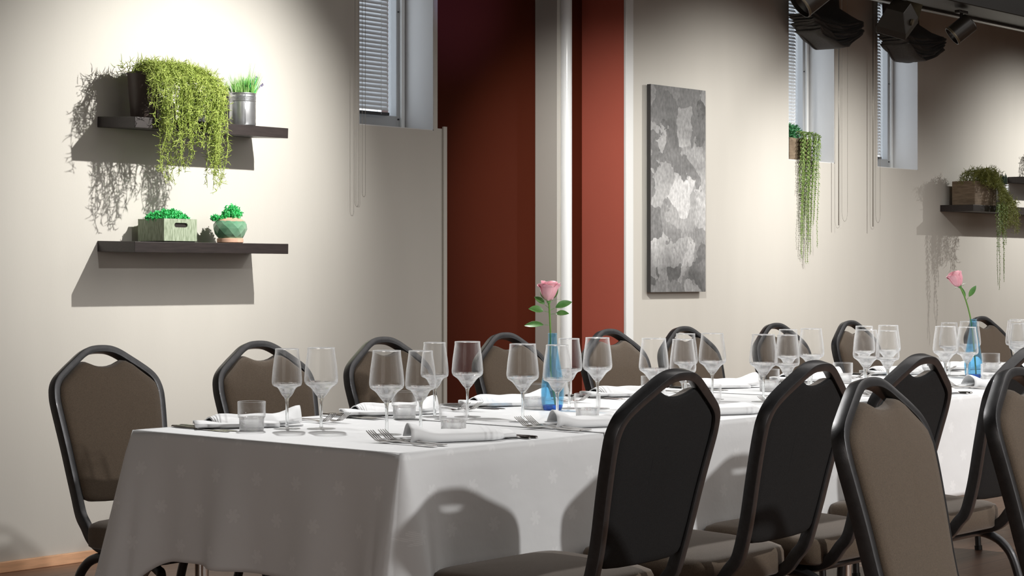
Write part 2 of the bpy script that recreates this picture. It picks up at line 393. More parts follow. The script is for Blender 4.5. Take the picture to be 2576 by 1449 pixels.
# ---------------------------------------------------------------- room shell
YW = 6.18; YB = 6.45; ZC = 3.4; SILL = 1.80; WTOP = 2.95
WIN = [(5.97, 6.456), (9.477, 9.985), (10.49, 11.0)]
b = MB(); b.box(-3, 16, -4, 6.6, -0.05, 0); struct(b.build('floor', M['floor'], smooth=False))
b = MB(); b.box(-3, 16, -4, 6.6, ZC, ZC+0.05); struct(b.build('ceiling', M['ceiling'], smooth=False))
b = MB()
b.box(-3, 5.97, YW, YB, 0, ZC)
b.box(5.97, 6.456, YW, YB, 0, SILL); b.box(5.97, 6.456, YW, YB, WTOP, ZC)
b.box(6.456, 6.53, YW, YB, 0, 1.812); b.box(6.456, 6.482, YW, YB, 1.812, ZC)
b.box(7.932, 9.477, YW, YB, 0, ZC)
for (x0, x1) in WIN[1:]:
    b.box(x0, x1, YW, YB, 0, SILL); b.box(x0, x1, YW, YB, WTOP, ZC)
b.box(9.985, 10.49, YW, YB, 0, ZC); b.box(11.0, 16, YW, YB, 0, ZC)
struct(b.build('wall_back', M['wall'], smooth=False))
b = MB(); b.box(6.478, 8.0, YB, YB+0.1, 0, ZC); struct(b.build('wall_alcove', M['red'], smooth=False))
b = MB(); b.box(-3.1, -3, -4, 6.6, 0, ZC); struct(b.build('wall_left', M['wall'], smooth=False))
b = MB(); b.box(16, 16.1, -4, 6.6, 0, ZC); struct(b.build('wall_right', M['wall'], smooth=False))
b = MB(); b.box(-3, 16, -4.1, -4, 0, ZC); struct(b.build('wall_front', M['wall'], smooth=False))
# right alcove reveal: red with lamp light put into its colour, white corner strip
b = MB(); b.box(7.885, 7.932, 6.165, YB, 0, ZC); struct(b.build('trim_1', M['lit_red'], smooth=False))
b = MB(); b.box(7.883, 7.945, 6.147, 6.165, 0, ZC); struct(b.build('trim_2', M['white'], smooth=False, bevel=0.003))
# corner bead where the beige wall meets the alcove
b = MB(); b.box(6.512, 6.536, 6.168, 6.18, 0, 1.822); struct(b.build('trim_3', M['wall'], smooth=False, bevel=0.002))
# baseboards
b = MB(); b.box(-3, 6.53, 6.166, YW, 0, 0.042); struct(b.build('baseboard_back', M['skirting'], smooth=False, bevel=0.003))
b = MB(); b.box(7.93, 16, 6.166, YW, 0, 0.042); struct(b.build('baseboard_right', M['skirting'], smooth=False, bevel=0.003))
# alcove post: beige fin with a rounded white gloss pole on its front
b = MB(); b.box(7.50, 7.56, 6.30, YB, 0, ZC); struct(b.build('trim_4', M['grey_paint'], smooth=False, bevel=0.002))
b = MB(); b.tube([(7.553, 6.283, 0), (7.553, 6.283, ZC)], 0.030, 20); struct(b.build('trim_5', M['white_gloss'], autosmooth=40))

# windows: jamb liner, frame, pane
for i, (x0, x1) in enumerate(WIN):
    w_ = thing('window_%d' % (i+1), None, None, ((x0+x1)/2, YB, SILL)); struct(w_)
    def P(b, name, m, bev=0):
        o = b.build(name, m, None, smooth=False, bevel=bev); o.parent = w_
        o.location = Vector((0, 0, 0))-Vector(w_.location); return o
    t = 0.004
    b = MB(); b.box(x1-t, x1+0.001, YW+0.002, 6.372, SILL, WTOP); b.box(x0-0.001, x0+t, YW+0.002, 6.372, SILL, WTOP); b.box(x0, x1, YW+0.002, 6.372, SILL-0.001, SILL+t)
    P(b, 'jamb_lining', M['reveal'])
    b = MB(); fw = 0.055
    b.box(x0, x0+fw, 6.372, 6.43, SILL, WTOP); b.box(x1-fw, x1, 6.372, 6.43, SILL, WTOP)
    b.box(x0+fw, x1-fw, 6.372, 6.43, SILL, SILL+0.075); b.box(x0+fw, x1-fw, 6.372, 6.43, WTOP-0.07, WTOP)
    P(b, 'window_frame', M['wframe'], 0.003)
    b = MB(); b.box(x1-0.036, x1-0.014, 6.356, 6.372, SILL, WTOP); P(b, 'glazing_bead', M['white'], 0.002)
    b = MB()
    for z in (1.86, 2.37): b.tube([(x1-0.045, 6.373, z), (x1-0.045, 6.366, z)], 0.004, 10)
    P(b, 'screw', M['dark_rail'])
    b = MB(); b.box(x0+fw-0.01, x1-fw+0.01, 6.405, 6.411, SILL+0.06, WTOP-0.05); P(b, 'window_pane', M['pane'])

# venetian blinds in the niches
def venetian(x0, x1, label, z0=1.874):
    t = thing('venetian_blind', label, 'blind', (x0, 6.345, z0), 0, 'venetian blinds in the window niches')
    W = x1-x0; b = MB(); z = 0.03; ang = math.radians(62); hw = 0.0125
    while z < WTOP-z0-0.05:
        n = 5; vs = []
        for k in range(n):
            u = -1+2*k/(n-1); c_ = 0.0022*(1-u*u)
            vs.append((u*hw*math.cos(ang)-c_*math.sin(ang), u*hw*math.sin(ang)+c_*math.cos(ang)))
        V = []; F = []
        for xx in (0, W):
            for (yy, zz) in vs: V.append((xx, yy, z+zz))
            for (yy, zz) in vs: V.append((xx, yy+0.0006, z+zz+0.0004))
        m = 2*n
        for k in range(n-1):
            F.append((k, k+1, m+k+1, m+k)); F.append((n+k+1, n+k, m+n+k, m+n+k+1))
        b.add(V, F); z += 0.0205
    b.build('slats', M['slat'], t)
    b = MB()
    for xx in (0.06, W-0.055):
        for yy in (-0.013, 0.013): b.tube([(xx, yy, 0.0), (xx, yy, WTOP-z0-0.03)], 0.0009, 5)
    b.build('ladder_cord', M['white'], t)
    b = MB(); b.box(0, W, -0.013, 0.013, -0.004, 0.010); b.build('bottom_rail', M['dark_rail'], t, smooth=False, bevel=0.002)
    b = MB(); b.box(0, W, -0.014, 0.014, WTOP-z0-0.03, WTOP-z0-0.002); b.build('head_rail', M['white'], t, smooth=False, bevel=0.002)
    return t
venetian(5.985, 6.315, 'white venetian blind with dark bottom rail in the tall window left of the red wall')
venetian(9.50, 9.80, 'white venetian blind behind the trailing window planter')
venetian(10.52, 10.80, 'white venetian blind in the rightmost window')

# bead chains and rods
def chain_loop(x, zb, wd, label, y=6.12, ztop=2.9):
    t = thing('blind_chain', label, 'blind chain', (x, y, zb))
    b = MB(); pts = []
    H = ztop-zb
    z = H
    while z > wd: pts.append((0, 0, z)); z -= 0.0062
    for k in range(9):
        a = PI*k/8; pts.append((wd/2-wd/2*math.cos(a), 0, wd*0.9-wd*0.9*math.sin(a)))
    z = wd
    while z < H: pts.append((wd, 0, z)); z += 0.0062
    for p in pts:
        r = 0.0021
        V = [(p[0]+r, p[1], p[2]), (p[0]-r, p[1], p[2]), (p[0], p[1]+r, p[2]), (p[0], p[1]-r, p[2]), (p[0], p[1], p[2]+r), (p[0], p[1], p[2]-r)]
        b.add(V, [(0,2,4),(2,1,4),(1,3,4),(3,0,4),(2,0,5),(1,2,5),(3,1,5),(0,3,5)])
    b.build('beads', M['chain'], t)
    b = MB(); b.tube([Vector(p) for p in pts], 0.0007, 4); b.build('cord', M['chain'], t)
    return t
def rod(x, zb, label, y=6.12, ztop=2.9):
    b = MB(); b.tube([(0, 0, 0), (0, 0, ztop-zb)], 0.0028, 8); o = b.build('blind_rod', M['chain']); o.location = (x, y, zb); return tag(o, label, 'blind rod')

# ---------------------------------------------------------------- shelves
def shelf(x, ztop, label, sag=0.04, L=0.79):
    b = MB(); b.box(0, L, -0.24, 0, -0.042, 0)
    o = b.build('wall_shelf', M['shelf'], smooth=False, bevel=0.0015)
    o.location = (x, YW, ztop); o.rotation_euler = (sag, 0, 0)
    return tag(o, label, 'shelf', 'dark floating shelves')
SH_UP = 1.747; SH_LO = 1.257; SHX = 4.54
shelf(SHX, SH_UP, 'upper dark shelf on the left, holding the lime trailing moss and a tin', 0.055)
shelf(SHX, SH_LO, 'lower dark shelf on the left, holding the sage box and green round vase', 0.022)
shelf(11.29, 1.582, 'dark shelf on the far right wall under the olive moss planter', 0.01, 1.4)
shelf(12.25, 1.805, 'small piece of dark shelf at the right picture edge, higher than its neighbour', 0.01, 1.2)

# ---------------------------------------------------------------- foliage builders
def rvec(R): 
    while True:
        v = Vector((R.uniform(-1, 1), R.uniform(-1, 1), R.uniform(-1, 1)))
        if 0.1 < v.length < 1: return v.normalized()
def twig(b, p, R, L, r, curl=1.0, d=None):
    d = d or rvec(R); ax = rvec(R); pts = [p]; n = 4
    for i in range(n):
        d = (d + ax.cross(d)*0.38*curl*R.uniform(0.4, 1.2)).normalized()
        pts.append(pts[-1]+d*L/n)
    b.tube(pts, [r, r, r*0.9, r*0.7, r*0.3], 3, cap=False)
    return pts
def moss(b, R, strands, twL, tr, dens, ceiling=None, wall=None, floor_clip=None):
    for pts in strands:
        P = cr(pts, 5)
        b.tube(P, tr*0.8, 3, cap=False)
        acc = 0
        for i in range(1, len(P)):
            seg = P[i]-P[i-1]; acc += seg.length*dens
            while acc > 1:
                acc -= 1; q = P[i-1]+seg*R.random()
                if floor_clip and floor_clip(q): continue
                d = (rvec(R)+Vector((0, -0.25, -0.15))).normalized()
                pp = twig(b, q, R, twL*R.uniform(0.6, 1.3), tr, 1.0, d)
                if R.random() < 0.6:
                    twig(b, pp[2], R, twL*0.6, tr*0.85)
def leafquad(b, p, d, nrm, L, W, fold=0.0):
    """pointed oval leaf with a mid-rib fold, from p along d"""
    d = d.normalized(); s = d.cross(nrm)
    if s.length < 1e-5: s = d.orthogonal()
    s.normalize(); n = s.cross(d)
    prof = [(0, 0), (0.2, 0.75), (0.5, 1.0), (0.8, 0.62), (1, 0)]
    V = []; F = []
    for (t, w_) in prof:
        c_ = p+d*(t*L)-n*(0.18*L*t*t)
        V += [c_-s*(w_*W/2)+n*(abs(w_)*fold*W), c_, c_+s*(w_*W/2)+n*(abs(w_)*fold*W)]
    for i in range(4):
        a = i*3; F += [(a, a+1, a+4, a+3), (a+1, a+2, a+5, a+4)]
    b.add(V, F)

# upper left shelf: brown pot and zinc pot carrying trailing lime moss
R = random.Random(3)
zt = SH_UP-0.006
moss_t = thing('trailing_moss_planter', 'lime green curly moss spilling out of a tall brown pot over the upper left shelf', 'potted plant', (4.665, 6.045, zt))
b = MB(); b.lathe([(0.0, 0), (0.050, 0), (0.053, 0.004), (0.066, 0.168), (0.069, 0.172), (0.069, 0.178), (0.062, 0.178), (0.058, 0.150), (0, 0.150)], 40); b.build('pot', M['pot_brown'], moss_t, autosmooth=40)
b = MB(); b.lathe([(0, 0.152), (0.057, 0.152)], 20); b.build('soil', M['soil'], moss_t)
b = MB(); st = []
def stl(x, reach, spread=0.02):
    """strand from over the pot, along the mound, over the front edge, down to reach"""
    x = x-4.665
    top = 0.205-0.32*max(0, x-0.18)**1.4+R.uniform(-0.02, 0.012)
    yb = R.uniform(-0.06, 0.05); yf = -0.150+R.uniform(-0.035, 0.035)
    x0 = x*0.35+R.uniform(-0.03, 0.03)
    return [(x0*0.5, yb*0.6, 0.155), (x0, yb, top-0.01), (x*0.8, (yb+yf)/2, top), (x+R.uniform(-.01, .01), yf, top-0.05-R.uniform(0, 0.03)),
            (x+R.uniform(-spread, spread), yf-0.01, (top+reach)/2), (x+R.uniform(-spread, spread), yf, reach*0.7+0.02), (x+R.uniform(-spread, spread), yf, reach)]
for i in range(150):
    x = 4.575+R.random()**0.9*0.37
    if x < 4.64: reach = R.uniform(0.02, 0.14) if R.random() < 0.8 else -0.05
    elif x < 4.77: reach = R.uniform(-0.27, 0.0)
    elif x < 4.85: reach = R.uniform(-0.13, 0.05)
    else: reach = R.uniform(-0.30, 0.0)
    if R.random() < 0.3: reach = R.uniform(0.0, 0.12)
    st.append(stl(x, reach))
moss(b, R, st, 0.026, 0.0013, 105)
# short upright fringe on the left and top
for i in range(420):
    p = Vector((R.uniform(-0.10, 0.26), R.uniform(-0.14, 0.06), 0.19+R.uniform(-0.02, 0.03)))
    if p.x > 0.15: p.z -= (p.x-0.15)*0.25
    twig(b, p, R, 0.034, 0.0013, 1, (rvec(R)+Vector((0, 0, 0.6))).normalized())
b.build('moss_foliage', M['moss'], moss_t)

# cheaper second pot, mostly behind the moss
def zinc_pot(parent, r, h, seam=True):
    b = MB(); prof = [(0, 0), (r*0.97, 0), (r, 0.003)]
    z = 0.003
    prof.append((r, h*0.72))
    for k in range(4):
        z = h*0.74+k*h*0.04
        prof += [(r, z), (r+0.0018, z+h*0.013), (r, z+h*0.026)]
    prof += [(r, h-0.004), (r+0.002, h-0.002), (r+0.0015, h), (r-0.002, h), (r-0.003, h*0.85), (0, h*0.85)]
    b.lathe(prof, 48); pot_ = b.build('pot', M['zinc'], parent, autosmooth=50)
    if seam:
        b = MB(); a = math.radians(-118); ca, sa = math.cos(a), math.sin(a)
        b.tube([(r*ca, r*sa, 0.003), (r*ca, r*sa, h-0.003)], 0.0016, 6); b.build('seam', M['zinc'], pot_)
    b = MB(); b.lathe([(0, h*0.86), (r-0.004, h*0.86)], 20); b.build('soil', M['soil'], parent)
t = thing('zinc_planter', 'zinc pot glimpsed through the lime moss in the middle of the upper left shelf', 'planter', (4.90, 6.04, SH_UP-0.007))
zinc_pot(t, 0.052, 0.12)

t = thing('lavender_tin', 'ribbed silver tin with grass and lavender at the right of the upper left shelf', 'potted plant', (5.155, 6.03, SH_UP-0.008))
zinc_pot(t, 0.0565, 0.133)
b = MB(); R = random.Random(8)
for i in range(210):
    a = R.uniform(0, 2*PI); r = 0.048*math.sqrt(R.random()); h = R.uniform(0.05, 0.095)*(1.0 if r*math.cos(a) > -0.01 else 0.75)
    if R.random() < 0.06: h *= 1.5
    p = Vector((r*math.cos(a), r*math.sin(a), 0.112)); d = Vector((math.cos(a)*0.35*r/0.05+R.uniform(-.2, .2), math.sin(a)*0.3*r/0.05+R.uniform(-.2, .2), 1)).normalized()
    pts = [p, p+d*(h+0.02)*0.5, p+d*(h+0.02)+Vector((d.x, d.y, 0))*0.01]
    b.tube(pts, [0.0011, 0.0011, 0.0002], 4, cap=False)
b.build('grass', M['grass'], t)
b = MB()
for i in range(70):
    a = R.uniform(-0.9, 0.9); r = R.uniform(0.01, 0.045)
    p = Vector((0.012+r*math.cos(a)*0.7, r*math.sin(a), 0.112)); d = Vector((R.uniform(-.05, .35), R.uniform(-.2, .2), 1)).normalized()
    leafquad(b, p, d, rvec(R), R.uniform(0.06, 0.10), 0.006, 0.1)
b.build('leaf_tuft', M['herb'], t)
b = MB()
for (dx, dy, dz, L) in ((0.9, -0.1, 0.75, 0.098), (0.35, -0.2, 1, 0.10), (0.8, 0.3, 1.0, 0.09)):
    d = Vector((dx, dy, dz)).normalized(); p0 = Vector((0.02, -0.01, 0.115))
    b.tube([p0, p0+d*L], 0.0009, 5)
    for k in range(46):
        q = p0+d*(L*(0.58+0.42*R.random())); e = (rvec(R)+d*0.4).normalized()
        leafquad(b, q, e, rvec(R), 0.008, 0.0035)
b.build('lavender_spike', M['lavender'], t)

# lower shelf: square sage-washed box with a hand slot, herbs in it
zl = SH_LO-0.004
t = thing('square_planter_box', 'sage green square box with a hand slot and bright cress on the lower left shelf', 'potted plant', (4.705, 5.972, zl))
W = 0.165; D = 0.165; H = 0.092; th = 0.007
b = MB()
b.box(0, th, 0, D, 0.004, H); b.box(W-th, W, 0, D, 0.004, H); b.box(th, W-th, D-th, D, 0.004, H); b.box(th, W-th, th, D-th, 0.004, 0.012)
# front board in four pieces around the slot, with rounded slot ends
sx0, sx1, sz0, sz1 = 0.052, 0.118, 0.058, 0.076
b.box(th, sx0, 0, th, 0.004, H); b.box(sx1, W-th, 0, th, 0.004, H); b.box(sx0, sx1, 0, th, 0.004, sz0); b.box(sx0, sx1, 0, th, sz1, H)
rr = (sz1-sz0)/2; zc_ = (sz0+sz1)/2
for (cx_, sgn) in ((sx0, 1), (sx1, -1)):
    for up_ in (1, -1):
        P = [(cx_, zc_+up_*rr)]+[(cx_+sgn*rr*(1-math.cos(a)), zc_+up_*rr*math.sin(a)) for a in [k*PI/2/6 for k in range(7)]]
        V = [(x, 0.0, z) for x, z in P]+[(x, th, z) for x, z in P]; n = len(P)
        b.add(V, [tuple(range(n)), tuple(2*n-1-k for k in range(n))]+[(k, (k+1) % n, n+(k+1) % n, n+k) for k in range(n)])
b.build('box', M['sage'], t, smooth=False)
b = MB(); b.box(0.006, W-0.006, 0.006, D-0.006, -0.001, 0.0045); b.build('base_board', M['slot'], t, smooth=False)
b = MB(); b.box(th, W-th, th, D-th, 0.012, 0.082); b.build('liner', M['slot'], t, smooth=False)
def cress(parent, cx, cy, z0, rx, ry, hh, n, seed, lean=(0, 0), name='cress'):
    R = random.Random(seed); b = MB()
    for i in range(n):
        a = R.uniform(0, 2*PI); q = math.sqrt(R.random()); x = cx+rx*q*math.cos(a); y = cy+ry*q*math.sin(a)
        h = hh*(1-0.55*q*q)*R.uniform(0.55, 1.08)
        p = Vector((x, y, z0)); tip = Vector((x+lean[0]*h+R.uniform(-.006, .006), y+lean[1]*h+R.uniform(-.006, .006), z0+h))
        b.tube([p, (p+tip)/2+Vector((R.uniform(-.002, .002),)*3), tip], 0.0006, 3, cap=False)
        for k in range(6):
            d = (rvec(R)+Vector((0, 0, 0.25))).normalized(); leafquad(b, tip-Vector((0, 0, R.uniform(0, h*0.35))), d, rvec(R), R.uniform(0.006, 0.011), 0.0055, 0.15)
    return b.build(name, M['herb'], parent)
cress(t, W/2, D/2, 0.075, 0.085, 0.080, 0.058, 620, 11)
# loose sprigs leaning over left end
R = random.Random(4)

t = thing('faceted_vase_planter', 'round faceted green vase with terracotta rim and foot on the lower left shelf', 'potted plant', (5.095, 6.035, SH_LO-0.004))
b = MB(); b.lathe([(0, 0), (0.050, 0), (0.054, 0.003), (0.054, 0.018), (0.051, 0.020), (0, 0.02)], 36); b.build('foot', M['terra'], t, autosmooth=40)
prof = [(0.047, 0.018), (0.052, 0.023), (0.062, 0.038), (0.0700, 0.058), (0.0690, 0.076), (0.060, 0.091)]
b = MB(); n = 11; V = []; F = []
RR = random.Random(2)
for i, (r, z) in enumerate(prof):
    for k in range(n):
        a = 2*PI*(k+(0.5 if i % 2 else 0))/n+0.2; V.append((r*math.cos(a), r*math.sin(a), z+RR.uniform(-0.002, 0.002)))
for i in range(len(prof)-1):
    for k in range(n):
        k2 = (k+1) % n
        if i % 2 == 0: F += [(i*n+k, i*n+k2, (i+1)*n+k), (i*n+k2, (i+1)*n+k2, (i+1)*n+k)]
        else: F += [(i*n+k, i*n+k2, (i+1)*n+k2), (i*n+k, (i+1)*n+k2, (i+1)*n+k)]
b.add(V, F); b.build('body', M['glaze'], t, smooth=False, bevel=0.002)
b = MB(); b.lathe([(0.060, 0.089), (0.052, 0.096), (0.041, 0.101), (0.038, 0.104), (0.035, 0.104), (0.034, 0.09), (0, 0.09)], 36); b.build('rim', M['terra'], t, autosmooth=50)
cress(t, 0.0, 0.0, 0.088, 0.040, 0.042, 0.075, 230, 12, (0.10, -0.1))
cress(t, -0.035, 0.02, 0.09, 0.030, 0.03, 0.026, 60, 13, (-0.9, 0.2))

# right wall: box with olive moss and hanging vine, tin with aloe
t = thing('wooden_box_planter', 'weathered wooden box on the far right shelf with olive moss and vines spilling over', 'potted plant', (11.34, 5.955, 1.580))
b = MB(); th = 0.01; W = 0.30; D = 0.165; H = 0.158
b.box(0, th, 0, D, 0, H); b.box(W-th, W, 0, D, 0, H); b.box(th, W-th, 0, th, 0, H); b.box(th, W-th, D-th, D, 0, H); b.box(th, W-th, th, D-th, 0, 0.12)
b.build('box', M['wood_box'], t, smooth=False, bevel=0.0015)
b = MB(); R = random.Random(21); st = []
for i in range(120):
    x = R.uniform(-0.02, 0.46); y = R.uniform(-0.02, 0.15); f = R.random()
    top = 0.225-0.9*max(0, x-0.12)**1.6+R.uniform(-0.02, 0.02)
    if x < 0.18: st.append([(x, y, 0.13), (x, y-0.02, top-0.02), (x+0.05, y-0.08, top), (x+0.09, -0.04-0.02*f, top-0.06-0.05*f)])
    else:
        reach = R.uniform(-0.20, 0.03)
        st.append([(0.15, 0.06, 0.13), (0.2, 0.03, 0.20), (x*0.85, -0.02, top), (x, -0.06, top-0.08), (x+R.uniform(-.02, .02), -0.08, (top+reach)/2-0.02), (x+R.uniform(-.03, .03), -0.085, reach)])
moss(b, R, st, 0.034, 0.0013, 75)
b.build('moss_foliage', M['moss_dark'], t)
def vine(b, R, p0, zend, drift, L=0.016, Wd=0.006, step=0.011, r=0.0012):
    p = Vector(p0); i = 0; pts = [p.copy()]; ph = R.uniform(0, 6); H = p0[2]-zend
    while p.z > zend:
        i += 1; f = (p0[2]-p.z)/H
        p = p+Vector((drift[0]*step/H+0.0014*math.sin(ph+i*0.35), drift[1]*step/H+0.001*math.cos(ph+i*0.3), -step))
        pts.append(p.copy()); s = 1 if i % 2 else -1
        k = (1-0.55*f)
        d = Vector((0.75*s, -0.35*R.random(), -0.75+R.uniform(-.2, .2)))
        leafquad(b, p, d, Vector((R.uniform(-.3, .3), -1, 0.3)), L*k*R.uniform(0.8, 1.15), Wd*k, 0.12)
        if R.random() < 0.6:
            leafquad(b, p, Vector((R.uniform(-.5, .5), -0.8, -0.6)), Vector((R.uniform(-.3, .3), -0.4, 1)), L*k, Wd*k, 0.12)
    b.tube(pts, r, 4, cap=False)
b = MB(); R = random.Random(5)
for k in range(9):
    x = 0.16+0.018*k+R.uniform(-.01, .01); vine(b, R, (x-0.02, -0.085, 0.02), [-0.52, -0.3, -0.55, -0.2, -0.44, -0.16, -0.50, -0.25, -0.12][k], (R.uniform(-.02, .03), 0), 0.022, 0.008, 0.013)
b.build('hanging_vine', M['vine'], t)
t = thing('aloe_tin', 'silver tin with a small aloe beside the olive moss on the far right shelf', 'potted plant', (11.86, 6.03, 1.581))
zinc_pot(t, 0.050, 0.15, False)
b = MB(); R = random.Random(9)
for k in range(22):
    a = R.uniform(0, 2*PI); d = Vector((math.cos(a)*0.45, math.sin(a)*0.45, 1)); leafquad(b, Vector((0.02*math.cos(a), 0.02*math.sin(a), 0.125)), d, Vector((math.cos(a), math.sin(a), 0)), R.uniform(0.08, 0.12), 0.016, 0.3)
b.build('aloe_leaves', M['aloe'], t)
t = thing('dried_grass_pot', 'dark pot of dry curly moss on the shelf at the right picture edge', 'potted plant', (12.62, 6.06, 1.803))
b = MB(); b.lathe([(0, 0), (0.045, 0), (0.055, 0.12), (0.05, 0.12), (0.045, 0.1), (0, 0.1)], 28); b.build('pot', M['pot_brown'], t, autosmooth=40)
b = MB(); R = random.Random(31); st = []
for i in range(26):
    x = R.uniform(-0.13, 0.10); st.append([(x*0.3, 0, 0.10), (x*0.7, -0.03, 0.19), (x, -0.06, 0.17), (x*1.1, -0.07, R.uniform(0.02, 0.12))])
moss(b, R, st, 0.030, 0.0013, 80); b.build('moss_foliage', M['moss_dark'], t)

# planter box on the sill of the second window, with string-of-leaves vines
t = thing('window_sill_planter', 'brown box planter on the window sill with long green vines hanging down the wall', 'potted plant', (9.495, 6.185, SILL+0.004))
b = MB(); W = 0.24; D = 0.13; H = 0.13; th = 0.01
b.box(0, th, 0, D, 0, H); b.box(W-th, W, 0, D, 0, H); b.box(th, W-th, 0, th, 0, H); b.box(th, W-th, D-th, D, 0, H); b.box(th, W-th, th, D-th, 0, 0.105)
b.build('box', M['wood_box'], t, smooth=False, bevel=0.0015)
b = MB(); R = random.Random(17)
for k in range(240):
    x = 0.06+R.gauss(0, 0.04); y = 0.05+R.gauss(0, 0.03)
    p = Vector((min(max(x, 0.0), 0.16), y, 0.12+R.uniform(0, 0.075)))
    for j in range(4):
        d = (rvec(R)+Vector((0, -0.1, 0.7))).normalized(); leafquad(b, p, d, rvec(R), R.uniform(0.018, 0.032), 0.007, 0.2)
b.build('green_tuft', M['vine_dark'], t)
b = MB()
ends = [1.75, 1.62, 1.55, 1.30, 1.24, 1.38, 1.50, 1.34, 1.22, 1.44, 1.20, 1.27, 1.35, 1.48, 1.19, 1.58, 1.42, 1.25, 1.52, 1.33, 1.65, 1.29, 1.46, 1.60]
for k, ze in enumerate(ends):
    f = k/(len(ends)-1); x = 0.065+0.20*f+R.uniform(-.008, .008)
    y = -0.018-R.uniform(0, 0.035)
    # arch over the box edge first
    for q in range(5):
        aa = q/4*PI*0.5; p = Vector((x, y+0.05*(1-math.sin(aa))-0.0, 0.135+0.03*math.cos(aa)*(1 if q else 1)))
        leafquad(b, p, Vector((R.uniform(-.7, .7), -0.5, 0.3)), rvec(R), 0.018, 0.007, 0.1)
    b.tube(cr([(x-0.01, 0.05, 0.11), (x, 0.02, 0.155), (x, y, 0.15), (x, y, 0.12)], 4), 0.0013, 4, cap=False)
    xe = -0.02 if f < 0.5 else -0.035
    vine(b, R, (x, y, 0.145), ze-SILL, (xe+R.uniform(-.012, .012), 0), 0.023, 0.0085, 0.012)
b.build('hanging_vine', M['vine'], t)

# ---------------------------------------------------------------- wall art
b = MB(); b.box(0, 0.50, 0, 0.022, 0, 1.11)
o = b.build('canvas_print', M['canvas'], smooth=False, bevel=0.001); o.location = (8.085, 6.140, 1.029)
tag(o, 'tall narrow grey abstract canvas on the beige wall right of the red reveal', 'wall art')
M['canvas_edge'] = mat('canvas_edge', (0.03, 0.028, 0.027), 0.7)
b = MB(); b.box(-0.0015, 0, 0.0, 0.024, 0, 1.11); b.build('canvas_side', M['canvas_edge'], o, smooth=False)

chain_loop(5.887, 1.426, 0.022, 'longer bead chain loop hanging left of the left window')
chain_loop(5.922, 1.471, 0.020, 'shorter bead chain loop hanging left of the left window', 6.11)
rod(9.934, 1.421, 'thin blind rod hanging beside the trailing window planter')
chain_loop(9.970, 1.446, 0.064, 'bead chain loop hanging between the two right windows')
rod(10.333, 1.421, 'thin blind rod hanging at the left of the rightmost window')
chain_loop(10.366, 1.446, 0.053, 'bead chain loop hanging in front of the rightmost window')

# ---------------------------------------------------------------- roman blinds gathered up
def roman(xc, label, seed, zb):
    R = random.Random(seed)
    t = thing('roman_blind', label, 'blind', (xc, 6.03, zb), 0, 'gathered roman blinds')
    W = 0.29; nx = 28; folds = 7
    prof = []   # (y, z, sagweight, halfwidthfactor)
    prof.append((0.075, 0.95, 0.0, 0.80)); prof.append((0.075, 0.5, 0.0, 0.80)); prof.append((0.06, 0.26, 0.1, 0.82)); prof.append((0.00, 0.19, 0.35, 1.0))
    for i in range(folds):
        z = 0.155-i*0.021; s_ = 0.45+0.55*i/(folds-1); hf = 1.05-0.045*i
        prof += [(-0.050-0.005*i, z+0.004, s_, hf*0.985), (-0.078-0.005*i, z-0.004, s_, hf), (-0.082-0.005*i, z-0.010, s_, hf), (-0.060, z-0.014, s_, hf*0.985), (0.05, z-0.012, s_, hf), (0.066, z-0.016, s_, hf), (0.05, z-0.020, s_, hf)]
    V = []; F = []; np_ = len(prof)
    for i, (y, z, s_, hf) in enumerate(prof):
        for k in range(nx+1):
            u = -1+2*k/nx
            zz = z+0.085*s_*(u*u)-0.008*s_+0.006*math.sin(u*5+i*0.7+seed)*s_
            yy = y+0.010*math.sin(u*4+i*0.35+seed)+(0.008*math.sin(u*9+i*0.8+seed*2) if y < 0 else 0)
            V.append((u*W*hf, yy, zz))
    for i in range(np_-1):
        for k in range(nx):
            a = i*(nx+1)+k; F.append((a, a+1, a+nx+2, a+nx+1))
    b = MB(); b.add(V, F); o = b.build('fabric', M['shade'], t)
    md = o.modifiers.new('thickness', 'SOLIDIFY'); md.thickness = 0.003
    b = MB(); b.box(-W*0.85, W*0.85, 0.055, 0.09, 0.935, 0.965); b.build('head_rail', M['white'], t, smooth=False)
    return t
roman(9.645, 'charcoal roman blind bunched up above the vine planter window', 1, 2.455)
roman(10.63, 'charcoal roman blind bunched up above the rightmost window', 3, 2.455)

# ---------------------------------------------------------------- ceiling beam, track, fixtures
b = MB(); b.box(3, 15.9, 4.66, 4.90, 2.50, ZC-0.001); o = b.build('ceiling_beam', M['beam'], smooth=False, bevel=0.004); tag(o, 'glossy black ceiling beam carrying the spotlights, top right', 'beam')
t = thing('light_track', 'pair of thin silver track rails under the far edge of the black beam', 'light track', (3.0, 4.88, 2.5))
for yy, zz in ((0.0, -0.014), (0.022, 0.004)):
    b = MB(); b.box(0, 12.8, yy-0.003, yy+0.003, zz, zz+0.008); b.build('rail', M['alu'], t, smooth=False)
b = MB(); b.box(0, 12.8, -0.012, 0.032, -0.012, 0); b.build('track_body', M['lamp_black'], t, smooth=False)

